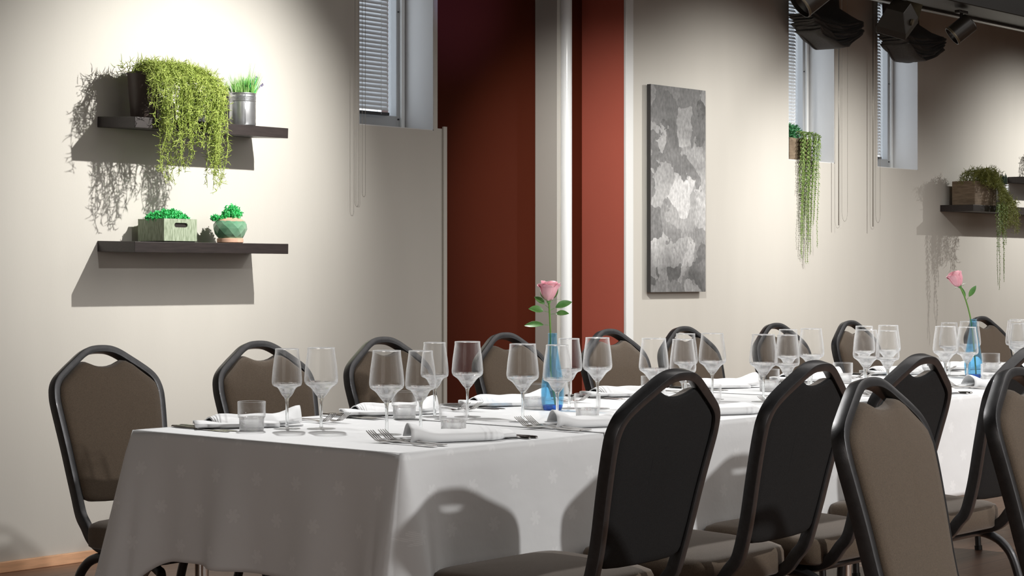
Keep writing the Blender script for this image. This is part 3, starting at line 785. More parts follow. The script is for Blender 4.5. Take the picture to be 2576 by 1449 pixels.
def cyl_spot(loc, target, label, r=0.052, L=0.125):
    t = thing('track_spotlight', label, 'spotlight', (loc[0], loc[1], 2.486), 0, 'cylinder spotlights on the track')
    piv = Vector(loc)-Vector((loc[0], loc[1], 2.486))
    d = (Vector(target)-Vector(loc)).normalized(); q = d.to_track_quat('Z', 'Y').to_matrix().to_4x4(); q.translation = piv-d*L*0.5
    b = MB(); b.lathe([(0, 0), (r*0.9, 0), (r, 0.006), (r, L), (r-0.003, L), (r-0.005, L-0.02), (0.03, L-0.05), (0, L-0.055)], 40)
    b.v = [tuple(q@Vector(v)) for v in b.v]; hs = b.build('lamp_housing', M['lamp_black'], t, autosmooth=35)
    b = MB(); b.lathe([(r+0.0006, L-0.012), (r+0.0015, L-0.010), (r+0.0015, L-0.002), (r+0.0006, L)], 40); b.v = [tuple(q@Vector(v)) for v in b.v]; b.build('trim_ring', M['lamp_inner'], hs)
    b = MB(); b.tube([(0, 0, 0.0), (0, 0, piv.z+0.02)], 0.009, 12); b.build('stem', M['lamp_black'], t)
    b = MB(); b.box(-0.045, 0.045, -0.016, 0.016, -0.012, 0.004); b.build('track_adapter', M['lamp_black'], t, smooth=False, bevel=0.003)
    return t
cyl_spot((7.46, 4.74, 2.405), (6.6, 5.4, 1.55), 'large black cylinder spotlight at the top edge, in front of the first gathered blind', 0.068, 0.15)
cyl_spot((8.92, 4.76, 2.395), (8.45, 5.35, 1.80), 'black cylinder spotlight on the track, rightmost lamp in the photo')
# box floodlight with barn door
t = thing('flood_light', 'square black floodlight with an open flap hanging below the beam', 'floodlight', (8.27, 4.76, 2.486))
rot = Matrix.Rotation(math.radians(-38), 4, 'Y') @ Matrix.Rotation(math.radians(24), 4, 'X')
def xf(b, z=-0.10): 
    b.v = [tuple((Matrix.Translation((0, 0, z)) @ rot) @ Vector(v)) for v in b.v]; return b
b = MB(); s0, s1 = 0.045, 0.078
V = [(-s0, -s0, 0.075), (s0, -s0, 0.075), (s0, s0, 0.075), (-s0, s0, 0.075), (-s1, -s1, -0.02), (s1, -s1, -0.02), (s1, s1, -0.02), (-s1, s1, -0.02), (-s1, -s1, -0.06), (s1, -s1, -0.06), (s1, s1, -0.06), (-s1, s1, -0.06),
     (-s1+.005, -s1+.005, -0.06), (s1-.005, -s1+.005, -0.06), (s1-.005, s1-.005, -0.06), (-s1+.005, s1-.005, -0.06), (-s0+.005, -s0+.005, 0.02), (s0-.005, -s0+.005, 0.02), (s0-.005, s0-.005, 0.02), (-s0+.005, s0-.005, 0.02)]
F = [(3, 2, 1, 0)]
for a0 in (0, 4, 8, 12):
    for k in range(4): F.append((a0+k, a0+(k+1) % 4, a0+4+(k+1) % 4, a0+4+k))
F.append((16, 17, 18, 19))
b.add(V, F); hs = xf(b).build('lamp_housing', M['lamp_black'], t, smooth=False, bevel=0.003)
b = MB(); b.lathe([(0, 0.0), (0.016, 0.0), (0.016, 0.01), (0, 0.01)], 20); b.v = [(v[0]-0.0, v[2]-0.082, v[1]) for v in b.v]; xf(b).build('pivot_knob', M['lamp_inner'], hs, smooth=False)
b = MB(); b.box(s1, s1+0.003, -s1, s1, -0.06, -0.055); b.add([(s1, -s1, -0.058), (s1, s1, -0.058), (s1+0.10, s1*0.75, -0.02), (s1+0.10, -s1*0.75, -0.02), (s1, -s1, -0.055), (s1, s1, -0.055), (s1+0.10, s1*0.75, -0.017), (s1+0.10, -s1*0.75, -0.017)], [(0, 1, 2, 3), (7, 6, 5, 4), (0, 3, 7, 4), (1, 5, 6, 2), (2, 6, 7, 3)])
xf(b).build('barn_door', M['lamp_inner'], hs, smooth=False)
b = MB(); b.tube([(0, 0, 0), (0, 0, -0.05)], 0.011, 12); b.box(-0.06, 0.06, -0.018, 0.018, -0.012, 0.004); b.build('bracket', M['lamp_black'], t, smooth=False)

# ---------------------------------------------------------------- tables and cloths
TY0, TY1, TZ = 2.832, 3.745, 0.742
def table(x0, x1, label):
    xc = (x0+x1)/2; yc = (TY0+TY1)/2
    t = thing('banquet_table', label, 'table', (xc, yc, 0), 0, 'tables pushed together into the long table')
    hx = (x1-x0)/2-0.004; hy = (TY1-TY0)/2-0.006
    b = MB(); b.box(-hx, hx, -hy, hy, TZ-0.028, TZ); b.build('table_top', M['tabletop'], t, smooth=False, bevel=0.003)
    for sy in (-1, 1):
        b = MB(); b.box(-hx+.08, hx-.08, sy*(hy-.10)-.01, sy*(hy-.10)+.01, TZ-0.075, TZ-0.0285); b.build('apron', M['chrome'], t, smooth=False)
    for sx in (-1, 1):
        for sy in (-1, 1):
            b = MB(); x = sx*(hx-0.10); y = sy*(hy-0.12)
            b.tube([(x, y, 0.012), (x, y, TZ-0.029)], 0.0165, 16); b.tube([(x, y, 0.0), (x, y, 0.014)], 0.019, 16); b.build('leg', M['chrome'], t, autosmooth=40)
    return t
TX = [(2.862, 3.545, 'small end table under the nearest white cloth, chrome legs just showing below its hem'),
      (3.545, 4.945, 'table under the second white cloth, behind the big black chair back'),
      (4.945, 6.345, 'table under the third white cloth, standing beside the second row of chair backs'),
      (6.345, 7.745, 'table under the last white cloth at the right end of the long table')]
for a in TX: table(*a)

def tablecloth(x0, x1, label, left_end, lift, seed, drop=0.300, overlap=False):
    """one continuous sheet: top, then a skirt that hangs with folds and flared corners"""
    R = random.Random(seed); zt = TZ+0.004+lift
    y0, y1 = TY0-0.006-lift, TY1+0.006+lift
    if left_end: x0 -= 0.006
    # perimeter path (counter-clockwise from far-left corner): far-left -> near-left -> near-right -> far-right
    V = []; F = []; UV = []
    cr_ = 0.008
    P = []   # (x, y, nx, ny, arclen, cornerness)
    def line(ax, ay, bx, by, nx, ny, n, s):
        L = math.hypot(bx-ax, by-ay)
        for k in range(n):
            f = k/n; P.append([ax+(bx-ax)*f, ay+(by-ay)*f, nx, ny, s+L*f, 0])
        return s+L
    def corner(cx, cy, a0, a1, s, n=22):
        for k in range(n):
            a = a0+(a1-a0)*k/n; P.append([cx+cr_*math.cos(a), cy+cr_*math.sin(a), math.cos(a), math.sin(a), s+0.02*k/n, 1])
        return s+0.02
    s = 0; closed = False
    if left_end:
        s = line(x1, y1, x0+cr_, y1, 0, 1, 60, s)
        s = corner(x0+cr_, y1-cr_, PI/2, PI, s)
        s = line(x0, y1-cr_, x0, y0+cr_, -1, 0, 90, s)
        s = corner(x0+cr_, y0+cr_, PI, 1.5*PI, s)
        s = line(x0+cr_, y0, x1, y0, 0, -1, 80, s)
        P.append([x1, y0, 0, -1, s, 0]); sc = [s for s in ()]
        paths = [P]
    else:
        A = []; P = A; line(x1, y1, x0, y1, 0, 1, 90, 0); A.append([x0, y1, 0, 1, x1-x0, 0])
        Bp = []; P = Bp; line(x0, y0, x1, y0, 0, -1, 150, 0); Bp.append([x1, y0, 0, -1, x1-x0, 0])
        paths = [A, Bp]
    NR = 26
    # arc positions of corners
    for P in paths:
        cs = [p[4] for p in P if p[5]]
        c1 = [c for c in cs if c < (P[-1][4])*0.45]; c2 = [c for c in cs if c >= (P[-1][4])*0.45]
        cpos = []
        if cs:
            # centres of the two corner arcs
            g = [[cs[0]]]
            for c in cs[1:]:
                if c-g[-1][-1] < 0.1: g[-1].append(c)
                else: g.append([c])
            cpos = [(q[0]+q[-1])/2 for q in g]
        n0 = len(V)
        for (x, y, nx, ny, s, cn) in P:
            g = max([math.exp(-((s-c)/0.075)**2) for c in cpos] or [0])
            g2 = max([math.exp(-((s-c)/0.085)**2) for c in cpos] or [0])
            L = drop+0.15*g2
            for j in range(NR+1):
                f = j/NR; h = L*f
                wv = (0.013*math.sin(s*23+1.3)+0.007*math.sin(s*41) if abs(nx) > 0.9 and left_end else 0)+0.007*math.sin(s*9+seed)*math.sin(s*3.1+2)+0.004*math.sin(s*21+2*seed+f*1.5)+0.0022*math.sin(s*47+seed)
                if cpos:   # tight fold right beside each corner
                    for c in cpos:
                        u = (s-c); wv += -0.035*math.exp(-((abs(u)-0.050)/0.020)**2)*f
                off = 0.004*min(1, f*8)+(0.03+0.0)*f*0.35+wv*(f**1.1)+0.24*h*g
                rnd = 0.006*(1-min(1, f*14))
                V.append((x+nx*(off), y+ny*(off), zt-h-0.0 if j else zt)); UV.append((s, zt-h))
        m = NR+1
        for i in range(len(P)-1):
            for j in range(NR):
                a = n0+i*m+j; F.append((a, a+1, a+m+1, a+m))
        # hem: small thickness by solidify
        if left_end or P is paths[0]: top_a = [n0+i*m for i in range(len(P))]
    # top sheet
    nt = len(V); nx_, ny_ = (46, 40) if left_end else (90, 40)
    for i in range(nx_+1):
        for j in range(ny_+1):
            x = x0+(x1-x0)*i/nx_; y = y0+(y1-y0)*j/ny_
            # keep rounded corner inside
            if left_end:
                dx = x0+cr_-x
                if dx > 0:
                    if y < y0+cr_: y = y0+cr_*(1-math.sqrt(max(0, 1-(dx/cr_)**2)))
                    elif y > y1-cr_: y = y1-cr_*(1-math.sqrt(max(0, 1-(dx/cr_)**2)))
            e = min(x-x0 if left_end else 1, y-y0, y1-y); 
            V.append((x, y, zt)); UV.append((x+0.03, y))
    for i in range(nx_):
        for j in range(ny_):
            a = nt+i*(ny_+1)+j; F.append((a, a+ny_+1, a+ny_+2, a+1))
    xc, yc = (x0+x1)/2, (y0+y1)/2
    b = MB(); b.v = [(v[0]-xc, v[1]-yc, v[2]) for v in V]; b.f = F; b.uv = UV
    o = b.build('tablecloth', M['cloth']); o.location = (xc, yc, 0)
    md = o.modifiers.new('thickness', 'SOLIDIFY'); md.thickness = 0.0012; md.offset = 0
    return tag(o, label, 'tablecloth', 'white damask tablecloths')
tablecloth(2.862, 3.60, 'white damask tablecloth on the near end table, with a flared corner fold in front', True, 0.0, 1)
tablecloth(3.535, 4.99, 'white damask tablecloth on the middle of the long table, behind the big black chair back', False, 0.0025, 5)
tablecloth(4.94, 6.39, 'white damask tablecloth in the right half of the table under the second blue vase', False, 0.0045, 9)
tablecloth(6.34, 7.76, 'white damask tablecloth on the last table at the right picture edge', False, 0.0065, 12)
ZT = TZ+0.0055   # cloth surface of the first cloth
def zt_at(x):
    return TZ+0.004+0.0010+(0.0 if x < 3.53 else 0.0025 if x < 4.94 else 0.0045 if x < 6.34 else 0.0065)

# ---------------------------------------------------------------- banquet chair
def chair_maker():
    t = thing('banquet_chair', '', 'chair', (0, 0, 0), 0, None)
    # local frame: sitter faces +y, back plane near y=0, x is width
    def yb(z):   # back profile
        pts = [(0.46, 0.028), (0.49, 0.014), (0.53, 0.000), (0.60, -0.018), (0.70, -0.040), (0.80, -0.066), (0.87, -0.088), (0.935, -0.112)]
        if z <= pts[0][0]: return pts[0][1]
        for (a, ya), (c, yc) in zip(pts, pts[1:]):
            if z <= c: f = (z-a)/(c-a); return ya+(yc-ya)*f
        return pts[-1][1]
    half = [(0.147, 0.36, 0.414), (0.147, 0.25, 0.414), (0.147, 0.155, 0.414), (0.147, 0.100, 0.418), (0.147, 0.060, 0.436), (0.147, 0.034, 0.468)]
    ol = [(x*0.93, z) for x, z in [(0.158, 0.495), (0.160, 0.545), (0.165, 0.60), (0.173, 0.67), (0.181, 0.735), (0.1855, 0.778), (0.1855, 0.803), (0.179, 0.828), (0.163, 0.848), (0.132, 0.869), (0.098, 0.889), (0.066, 0.907), (0.040, 0.917), (0.015, 0.9205)]]
    half += [(x, yb(z), z) for x, z in ol]
    full = half + [(-x, y, z) for (x, y, z) in reversed(half)]
    P = cr(full, 4); K = len(P)
    def surfN(p, side_t):
        z = p.z
        if z > 0.49:
            dz = 0.03; s_ = (yb(z+dz)-yb(z-dz))/(2*dz); return Vector((0, 1, -s_)).normalized()
        return Vector((0, side_t.z, -side_t.y)).normalized()
    V = []; F = []; hw, hd = 0.0095, 0.0145
    rp = []
    for (sx, sy) in ((1, 1), (-1, 1), (-1, -1), (1, -1)):
        for k in range(3):
            a = {(1, 1): 0, (-1, 1): 90, (-1, -1): 180, (1, -1): 270}[(sx, sy)]+45*k; a = math.radians(a)
            c_ = 0.0022; rp.append((sx*(hw-c_)+c_*math.cos(a), sy*(hd-c_)+c_*math.sin(a)))
    for i, p in enumerate(P):
        tan = (P[min(i+1, K-1)]-P[max(i-1, 0)]).normalized()
        sgn = 1 if i < K/2 else -1
        pt = Vector((0, tan.y*sgn, tan.z*sgn))
        if pt.length < 1e-6: pt = Vector((0, 0, 1))
        N = surfN(p, pt.normalized())
        N = (N-tan*N.dot(tan)).normalized(); Wd = tan.cross(N).normalized()
        for (a, c_) in rp: V.append(p+Wd*a+N*c_)
    n = len(rp)
    for i in range(K-1):
        for k in range(n): a = i*n+k; c_ = i*n+(k+1) % n; F.append((a, c_, c_+n, a+n))
    F.append(tuple(range(n-1, -1, -1))); F.append(tuple((K-1)*n+k for k in range(n)))
    b = MB(); b.add(V, F); b.build('back_frame', M['frame'], t, autosmooth=30)
    # pads: star-shaped outline rings
    ins = 0.0085
    out = []
    ou = [(x-ins if x > 0.05 else x, z) for x, z in ol]
    right = [(0.0, 0.523), (0.07, 0.524), (0.115, 0.527), (0.134, 0.535)] + [(ou[i][0], ou[i][1]-(0 if ou[i][1] < 0.83 else 0.006)) for i in range(1, 10)] + [(0.093, 0.8795), (0.074, 0.889), (0.062, 0.8905), (0.050, 0.886), (0.034, 0.880), (0.017, 0.8765)]
    right[-7:-6] = right[-7:-6]
    loop = [Vector((x, 0, z)) for x, z in right] + [Vector((0, 0, 0.8755))] + [Vector((-x, 0, z)) for x, z in reversed(right[1:])]
    def pad(name, m, base, puff, sgn):
        rings = [(1.0, 0.0), (0.995, 0.45), (0.975, 0.75), (0.93, 0.92), (0.8, 1.0), (0.5, 1.06), (0.2, 1.08)]
        V = []; F = []; n = len(loop)
        for (s_, d) in rings:
            for p in loop:
                c_ = Vector((0, 0, min(max(p.z, 0.60), 0.78)))
                q = c_+(p-c_)*s_
                V.append((q.x, yb(q.z)+sgn*(base+puff*d), q.z))
        for i in range(len(rings)-1):
            for k in range(n):
                a = i*n+k; c2 = i*n+(k+1) % n; q = (a, c2, c2+n, a+n); F.append(q if sgn < 0 else q[::-1])
        # centre strip
        last = (len(rings)-1)*n
        F.append(tuple(last+k for k in range(n)) if sgn < 0 else tuple(last+k for k in range(n-1, -1, -1)))
        b = MB(); b.add(V, F); return b.build(name, m, t)
    pad('backrest', M['fabric'], 0.000, 0.026, 1)
    pad('back_panel', M['backcloth'], -0.0002, 0.0105, -1)
    # seat cushion: superellipse footprint, domed
    rings = [(0.96, 0.0), (1.0, 0.006), (1.005, 0.03), (1.0, 0.048), (0.975, 0.058), (0.9, 0.064), (0.7, 0.070), (0.4, 0.074), (0.12, 0.0755)]
    V = []; F = []; n = 56
    for (s_, z) in rings:
        for k in range(n):
            a = 2*PI*k/n; c_, s2 = math.cos(a), math.sin(a); e = 0.24
            x = math.copysign(abs(c_)**e, c_)*s_; y = math.copysign(abs(s2)**e, s2)*s_
            wx = 0.205+0.010*y; V.append((x*wx, 0.245+y*0.170, 0.427+z*1.06*(1.0-0.12*max(0, y)**2)+0.008*y))
    for i in range(len(rings)-1):
        for k in range(n): a = i*n+k; c_ = i*n+(k+1) % n; F.append((a, c_, c_+n, a+n))
    F.append(tuple(range(n-1, -1, -1))); L0 = (len(rings)-1)*n; F.append(tuple(L0+k for k in range(n)))
    b = MB(); b.add(V, F); b.build('seat', M['fabric'], t)
    b = MB(); b.box(-0.17, 0.17, 0.09, 0.39, 0.419, 0.4275); b.build('seat_board', M['cap'], t, smooth=False, bevel=0.003)
    for s_ in (-1, 1):
        x = 0.172*s_
        b = MB(); b.tube(cr([(x, 0.30, 0.400), (x, 0.18, 0.400), (x, 0.115, 0.396), (x*1.01, 0.065, 0.370), (x*1.02, 0.030, 0.31), (x*1.05, -0.02, 0.12), (x*1.07, -0.055, 0.015)], 5), 0.0125, 12)
        lg = b.build('rear_leg', M['frame'], t, autosmooth=40); b = MB(); b.tube([(x*1.07, -0.054, 0.018), (x*1.07, -0.057, 0.0)], 0.0155, 12); b.build('foot_cap', M['cap'], lg, autosmooth=40)
        b = MB(); b.tube(cr([(x, 0.26, 0.400), (x, 0.32, 0.399), (x, 0.357, 0.388), (x*1.01, 0.372, 0.365), (x*1.03, 0.380, 0.22), (x*1.05, 0.390, 0.015)], 5), 0.0125, 12)
        lg = b.build('front_leg', M['frame'], t, autosmooth=40); b = MB(); b.tube([(x*1.05, 0.3897, 0.018), (x*1.05, 0.3915, 0.0)], 0.0155, 12); b.build('foot_cap', M['cap'], lg, autosmooth=40)
        b = MB(); b.tube([(x*1.035, 0.012, 0.235), (x*1.03, 0.378, 0.235)], 0.008, 8); b.build('side_stretcher', M['frame'], t)
    for (y, z, r) in ((0.012, 0.235, 0.008), (0.13, 0.402, 0.010), (0.32, 0.402, 0.010)):
        b = MB(); b.tube([(-0.176, y, z), (0.176, y, z)], r, 8); b.build('cross_bar', M['frame'], t)
    return Maker(t)
CH = chair_maker()
# local chair apex sits at y=-0.112; far-side chairs face -Y, near-side chairs face +Y
far = [(3.131, 4.26, 0.02, 'brown and grey-framed banquet chair standing free at the left end of the wall side'),
       (3.638, 4.20, -0.01, 'second banquet chair on the wall side, in front of the bare wall behind two glasses'),
       (4.125, 4.18, 0.0, 'third banquet chair on the wall side, just left of the dark red alcove'),
       (4.700, 4.187, 0.02, 'fourth banquet chair on the wall side, in front of the dark red alcove wall'),
       (5.25, 4.185, 0.0, 'fifth banquet chair on the wall side, in front of the red reveal'),
       (5.70, 4.19, 0.0, 'sixth banquet chair on the wall side, below the grey canvas'),
       (6.325, 4.20, -0.03, 'seventh banquet chair on the wall side, below the vine planter and partly hidden by glasses'),
       (6.89, 4.20, 0.03, 'eighth banquet chair on the wall side, showing its black back cloth beside tall glasses'),
       (7.975, 4.17, -0.04, 'rightmost banquet chair on the wall side, behind the second blue vase')]
for (x, y, a, lb) in far:
    CH.put((x, y-0.112, 0), PI+a, lb, 'banquet chairs along the wall side')
near = [(3.13, 2.30, 0.02, 'large black-backed banquet chair in the foreground, its seat reaching left under the cloth'),
        (3.635, 2.29, 0.05, 'black-backed banquet chair right of the big foreground chair back'),
        (4.11, 2.29, 0.0, 'black-backed banquet chair seen behind the brown-fronted chair'),
        (4.715, 2.30, 0.0, 'black-backed banquet chair at the right edge, tucked against the long table')]
for (x, y, a, lb) in near:
    CH.put((x, y+0.112, 0), a, lb, 'banquet chairs along the near side')
front = [(3.115, 1.86, 0.075, 'banquet chair with its brown upholstered front turned to the camera, centre right foreground'),
         (3.640, 1.83, 0.05, 'banquet chair with brown front facing the camera, cut off by the right edge')]
for (x, y, a, lb) in front:
    CH.put((x, y-0.112, 0), PI+a, lb, 'banquet chairs facing the camera')

# ---------------------------------------------------------------- glassware
def wine_maker(rmax, rrim, H, zmax, kind):
    t = thing('wine_glass', '', 'wine glass')
    sb = 0.078   # bowl bottom height
    th = 0.0011
    out_ = cr([(0.0065, 0, sb-0.002), (0.0135, 0, sb+0.006), (rmax*0.62, 0, sb+0.022), (rmax*0.93, 0, zmax-0.010), (rmax, 0, zmax), (rmax*0.985, 0, zmax+0.012), (rmax*0.93, 0, zmax+0.035), (rrim*1.02, 0, H-0.012), (rrim*1.002, 0, H-0.002), (rrim, 0, H)], 5)
    prof = [(p.x, p.z) for p in out_]
    inn = [(max(r-th, 0.0), z+(0.003 if z < sb+0.01 else 0.0012 if z < zmax-0.01 else 0)) for r, z in reversed(prof) if z > sb+0.004]
    b = MB(); b.lathe([(0, sb-0.002)]+prof+[(rrim-th/2, H+0.0004)]+inn+[(0, sb+0.0075)], 48)
    o = b.build('bowl', M['glass_bowl'], t); o.data.materials.append(M['glass_low']); o.data.materials.append(M['glass_rim'])
    for p in o.data.polygons:
        if p.center.z < zmax-0.004: p.material_index = 1
        elif p.center.z > H-0.0022: p.material_index = 2
    b = MB(); sp = cr([(0.0045, 0, 0.0035), (0.0040, 0, 0.010), (0.0037, 0, 0.03), (0.0036, 0, 0.055), (0.0042, 0, sb-0.010), (0.0066, 0, sb-0.0022)], 4)
    b.lathe([(0, 0.0035)]+[(p.x, p.z) for p in sp]+[(0, sb-0.0022)], 20); b.build('stem', M['glass_solid'], t)
    rf = 0.0355 if kind == 'red' else 0.033
    b = MB(); b.lathe([(0, 0), (rf-0.0008, 0), (rf, 0.0006), (rf-0.0006, 0.0013), (rf*0.6, 0.0020), (0.010, 0.0032), (0.005, 0.0036), (0, 0.0036)], 48); b.build('foot', M['glass_foot'], t)
    return Maker(t)
RED = wine_maker(0.0415, 0.0335, 0.1985, 0.120, 'red')
WHT = wine_maker(0.0370, 0.0290, 0.1960, 0.116, 'white')
def tumbler_maker():
    t = thing('water_tumbler', '', 'tumbler')
    b = MB(); b.lathe([(0, 0), (0.0275, 0), (0.0295, 0.002), (0.0300, 0.026), (0.0305, 0.0300), (0.0332, 0.0335), (0.0338, 0.0370), (0.0340, 0.0700), (0.0334, 0.0706), (0.0322, 0.0700), (0.0320, 0.0375), (0.0300, 0.0345), (0.0285, 0.0300), (0.0282, 0.009), (0.026, 0.0075), (0, 0.0072)], 48)
    o = b.build('tumbler_wall', M['glass_bowl'], t, autosmooth=60); o.data.materials.append(M['glass_low']); o.data.materials.append(M['glass_rim'])
    for p in o.data.polygons:
        if p.center.z < 0.034: p.material_index = 1
        elif p.center.z > 0.0680: p.material_index = 2

    b = MB(); b.lathe([(0, 0.0004), (0.0270, 0.0004), (0.0285, 0.0022), (0.0285, 0.0070), (0, 0.0068)], 40); b.build('tumbler_base', M['glass_foot'], t, autosmooth=50)
    return Maker(t)
TUM = tumbler_maker()
FP = [((3.125, 3.488), (3.180, 3.425)), ((3.621, 3.463), (3.678, 3.398)), ((4.096, 3.397), (4.148, 3.337)), ((4.661, 3.408), (4.683, 3.325)),
      ((5.181, 3.381), (5.231, 3.325)), ((5.691, 3.405), (5.746, 3.343)), ((6.294, 3.408), (6.343, 3.353)), ((6.646, 3.321), (6.75, 3.36))]
NP = [((3.252, 3.156), (3.165, 3.183)), ((3.704, 3.111), (3.646, 3.177)), ((4.253, 3.119), (4.200, 3.179)), ((4.767, 3.114), (4.690, 3.146)),
      ((5.279, 3.074), (5.235, 3.125)), ((5.814, 3.081), (5.765, 3.136)), ((6.345, 3.06), (6.263, 3.109))]
def side_label(what, i, side):
    s = 'wall side' if side == 'far' else 'near side'
    if i == 0: return f'{what} of the place setting nearest the left table end, {s}'
    return f'{what} of the {ORD[i]} place setting from the left on the {s}'
for side, L in (('far', FP), ('near', NP)):
    for i, (wp, rp_) in enumerate(L):
        z = zt_at(wp[0]); 
        WHT.put((wp[0], wp[1], z), R.uniform(0, 6), side_label('narrower empty wine glass', i, side), 'white wine glasses')
        RED.put((rp_[0], rp_[1], zt_at(rp_[0])), R.uniform(0, 6), side_label('wider empty wine glass', i, side), 'red wine glasses')
FT = [(3.035, 3.515), (3.535, 3.490), (4.015, 3.455), (4.55, 3.45), (5.10, 3.40), (5.635, 3.455), (6.20, 3.43), (6.64, 3.42)]
NT = [(3.285, 3.080), (3.775, 3.070), (4.295, 3.060), (4.84, 3.05), (5.36, 3.03), (5.885, 3.03)]
for side, L in (('far', FT), ('near', NT)):
    for i, (x, y) in enumerate(L):
        TUM.put((x, y, zt_at(x)), R.uniform(0, 6), side_label('stepped clear tumbler', i, side), 'water tumblers')

# ---------------------------------------------------------------- cutlery
def fork_maker():
    b = MB(); W = 0.012
    def hz(y): # fork profile height
        pts = [(-0.10, 0.002), (-0.04, 0.003), (0.01, 0.0065), (0.045, 0.0045), (0.06, 0.002), (0.075, 0.0055), (0.092, 0.016), (0.105, 0.0255)]
        for (a, za), (c, zc) in zip(pts, pts[1:]):
            if y <= c: return za+(zc-za)*(y-a)/(c-a)
        return pts[-1][1]
    def strip(rows, th=0.0018):
        V = []; F = []
        for (y, x0, x1) in rows:
            z = hz(y); V += [(x0, y, z), (x1, y, z), (x1, y, z+th), (x0, y, z+th)]
        for i in range(len(rows)-1):
            a = i*4
            F += [(a, a+4, a+5, a+1), (a+1, a+5, a+6, a+2), (a+2, a+6, a+7, a+3), (a+3, a+7, a+4, a)]
        F += [(0, 1, 2, 3), (len(V)-1, len(V)-2, len(V)-3, len(V)-4)]; b.add(V, F)
    strip([(y, -w_, w_) for y, w_ in [(-0.10, 0.003), (-0.098, 0.0072), (-0.085, 0.0085), (-0.06, 0.0062), (-0.03, 0.0042), (0.0, 0.0032), (0.03, 0.0030), (0.043, 0.0045), (0.052, 0.0095), (0.060, 0.0118), (0.068, 0.0120)]], 0.0022)
    for k in range(4):
        xc = -0.0105+0.007*k
        strip([(y, xc-w_, xc+w_) for y, w_ in [(0.067, 0.0020), (0.075, 0.0016), (0.085, 0.0014), (0.095, 0.0013), (0.104, 0.0007)]], 0.0016)
    o = b.build('dinner_fork', M['steel'], autosmooth=50); tag(o, '', 'fork'); return Maker(o)
def knife_maker():
    b = MB(); V = []; F = []
    rows = [(-0.115, 0.004, 0.0035), (-0.112, 0.0075, 0.005), (-0.09, 0.0085, 0.0055), (-0.04, 0.0065, 0.0045), (-0.01, 0.0052, 0.004), (0.0, 0.006, 0.0022), (0.02, 0.0095, 0.0014), (0.07, 0.0100, 0.0012), (0.095, 0.008, 0.0010), (0.108, 0.002, 0.0008)]
    for (y, w_, h) in rows: V += [(-w_, y, h*0.35+0.0004), (0, y, 0.0002), (w_, y, h*0.35+0.0004), (w_*0.7, y, h+0.0004), (0, y, h*1.15+0.0004), (-w_*0.7, y, h+0.0004)]
    n = 6
    for i in range(len(rows)-1):
        for k in range(n): a = i*n+k; c_ = i*n+(k+1) % n; F.append((a, a+n, c_+n, c_))
    F += [tuple(range(n)), tuple(len(V)-1-k for k in range(n))]
    b.add(V, F); o = b.build('dinner_knife', M['steel'], autosmooth=40); tag(o, '', 'knife'); return Maker(o)
FK = fork_maker(); KN = knife_maker()

# napkin: flat base layers with a sheet rolled over them, pointed right end
def napkin_maker():
    t = thing('folded_napkin', '', 'napkin')
    NX, L = 26, 0.225
    V = []; F = []; UV = []
    secN = 26
    for i in range(NX+1):
        f = i/NX; x = -L/2+L*f
        # cross-section from the back edge along the table, round the front, back over the top
        curl = math.exp(-(f/0.16)**2)      # open curl at the left end
        point = max(0, (f-0.82)/0.18)
        yf = -0.050+0.012*curl+0.030*point; rr = 0.0085+0.0075*curl-0.0035*point
        yback = 0.062-0.03*point+0.004*math.sin(f*9)
        for j in range(secN+1):
            g = j/secN
            if g < 0.34: q = g/0.34; y = yback+(yf-yback)*q; z = 0.0018+0.001*math.sin(q*8+f*5)
            elif g < 0.60:
                a = (g-0.34)/0.26*PI; y = yf-rr*math.sin(a)*1.15; z = 0.0018+rr*(1-math.cos(a))
            else:
                q = (g-0.60)/0.40; y = yf+(yback-0.028*curl-0.004-yf)*q
                z = 0.0018+2*rr*(1-0.72*q**1.3)+0.011*math.sin(q*PI)*(0.45+0.55*f)+0.006*curl*math.sin(q*PI)
                z += 0.0012*math.sin(f*17+q*4)
            sk = 0.030*(y+0.05)/0.1
            V.append((x+sk*0.6*(1-2*point), y, z)); UV.append((f*2.0, g))
    m = secN+1
    for i in range(NX):
        for j in range(secN): a = i*m+j; F.append((a, a+1, a+m+1, a+m))
    b = MB(); b.v = V; b.f = F; b.uv = UV
    o = b.build('rolled_layer', M['napkin'], t); md = o.modifiers.new('thickness', 'SOLIDIFY'); md.thickness = 0.0022; md.offset = 0
    # inner flat folded layer peeping out at the left and back
    V = []; F = []; UV = []
    n1, n2 = 14, 8
    for i in range(n1+1):
        for j in range(n2+1):
            f = i/n1; g = j/n2; x = -0.055+0.185*f; y = -0.035+0.115*g
            z = 0.0075+0.006*math.sin(g*PI)*(0.6+0.4*math.cos(f*5))+0.004*f
            V.append((x+0.02*g, y, z)); UV.append((f, g))
    for i in range(n1):
        for j in range(n2): a = i*(n2+1)+j; F.append((a, a+n2+1, a+n2+2, a+1))
    b = MB(); b.v = V; b.f = F; b.uv = UV
    o = b.build('flat_fold', M['napkin'], t); md = o.modifiers.new('thickness', 'SOLIDIFY'); md.thickness = 0.007; md.offset = -1
    return Maker(t)
NK = napkin_maker()
FX = [3.15, 3.65, 4.12, 4.67, 5.20, 5.72, 6.32, 6.75]; NX_ = [3.17, 3.675, 4.21, 4.73, 5.26, 5.79, 6.30]
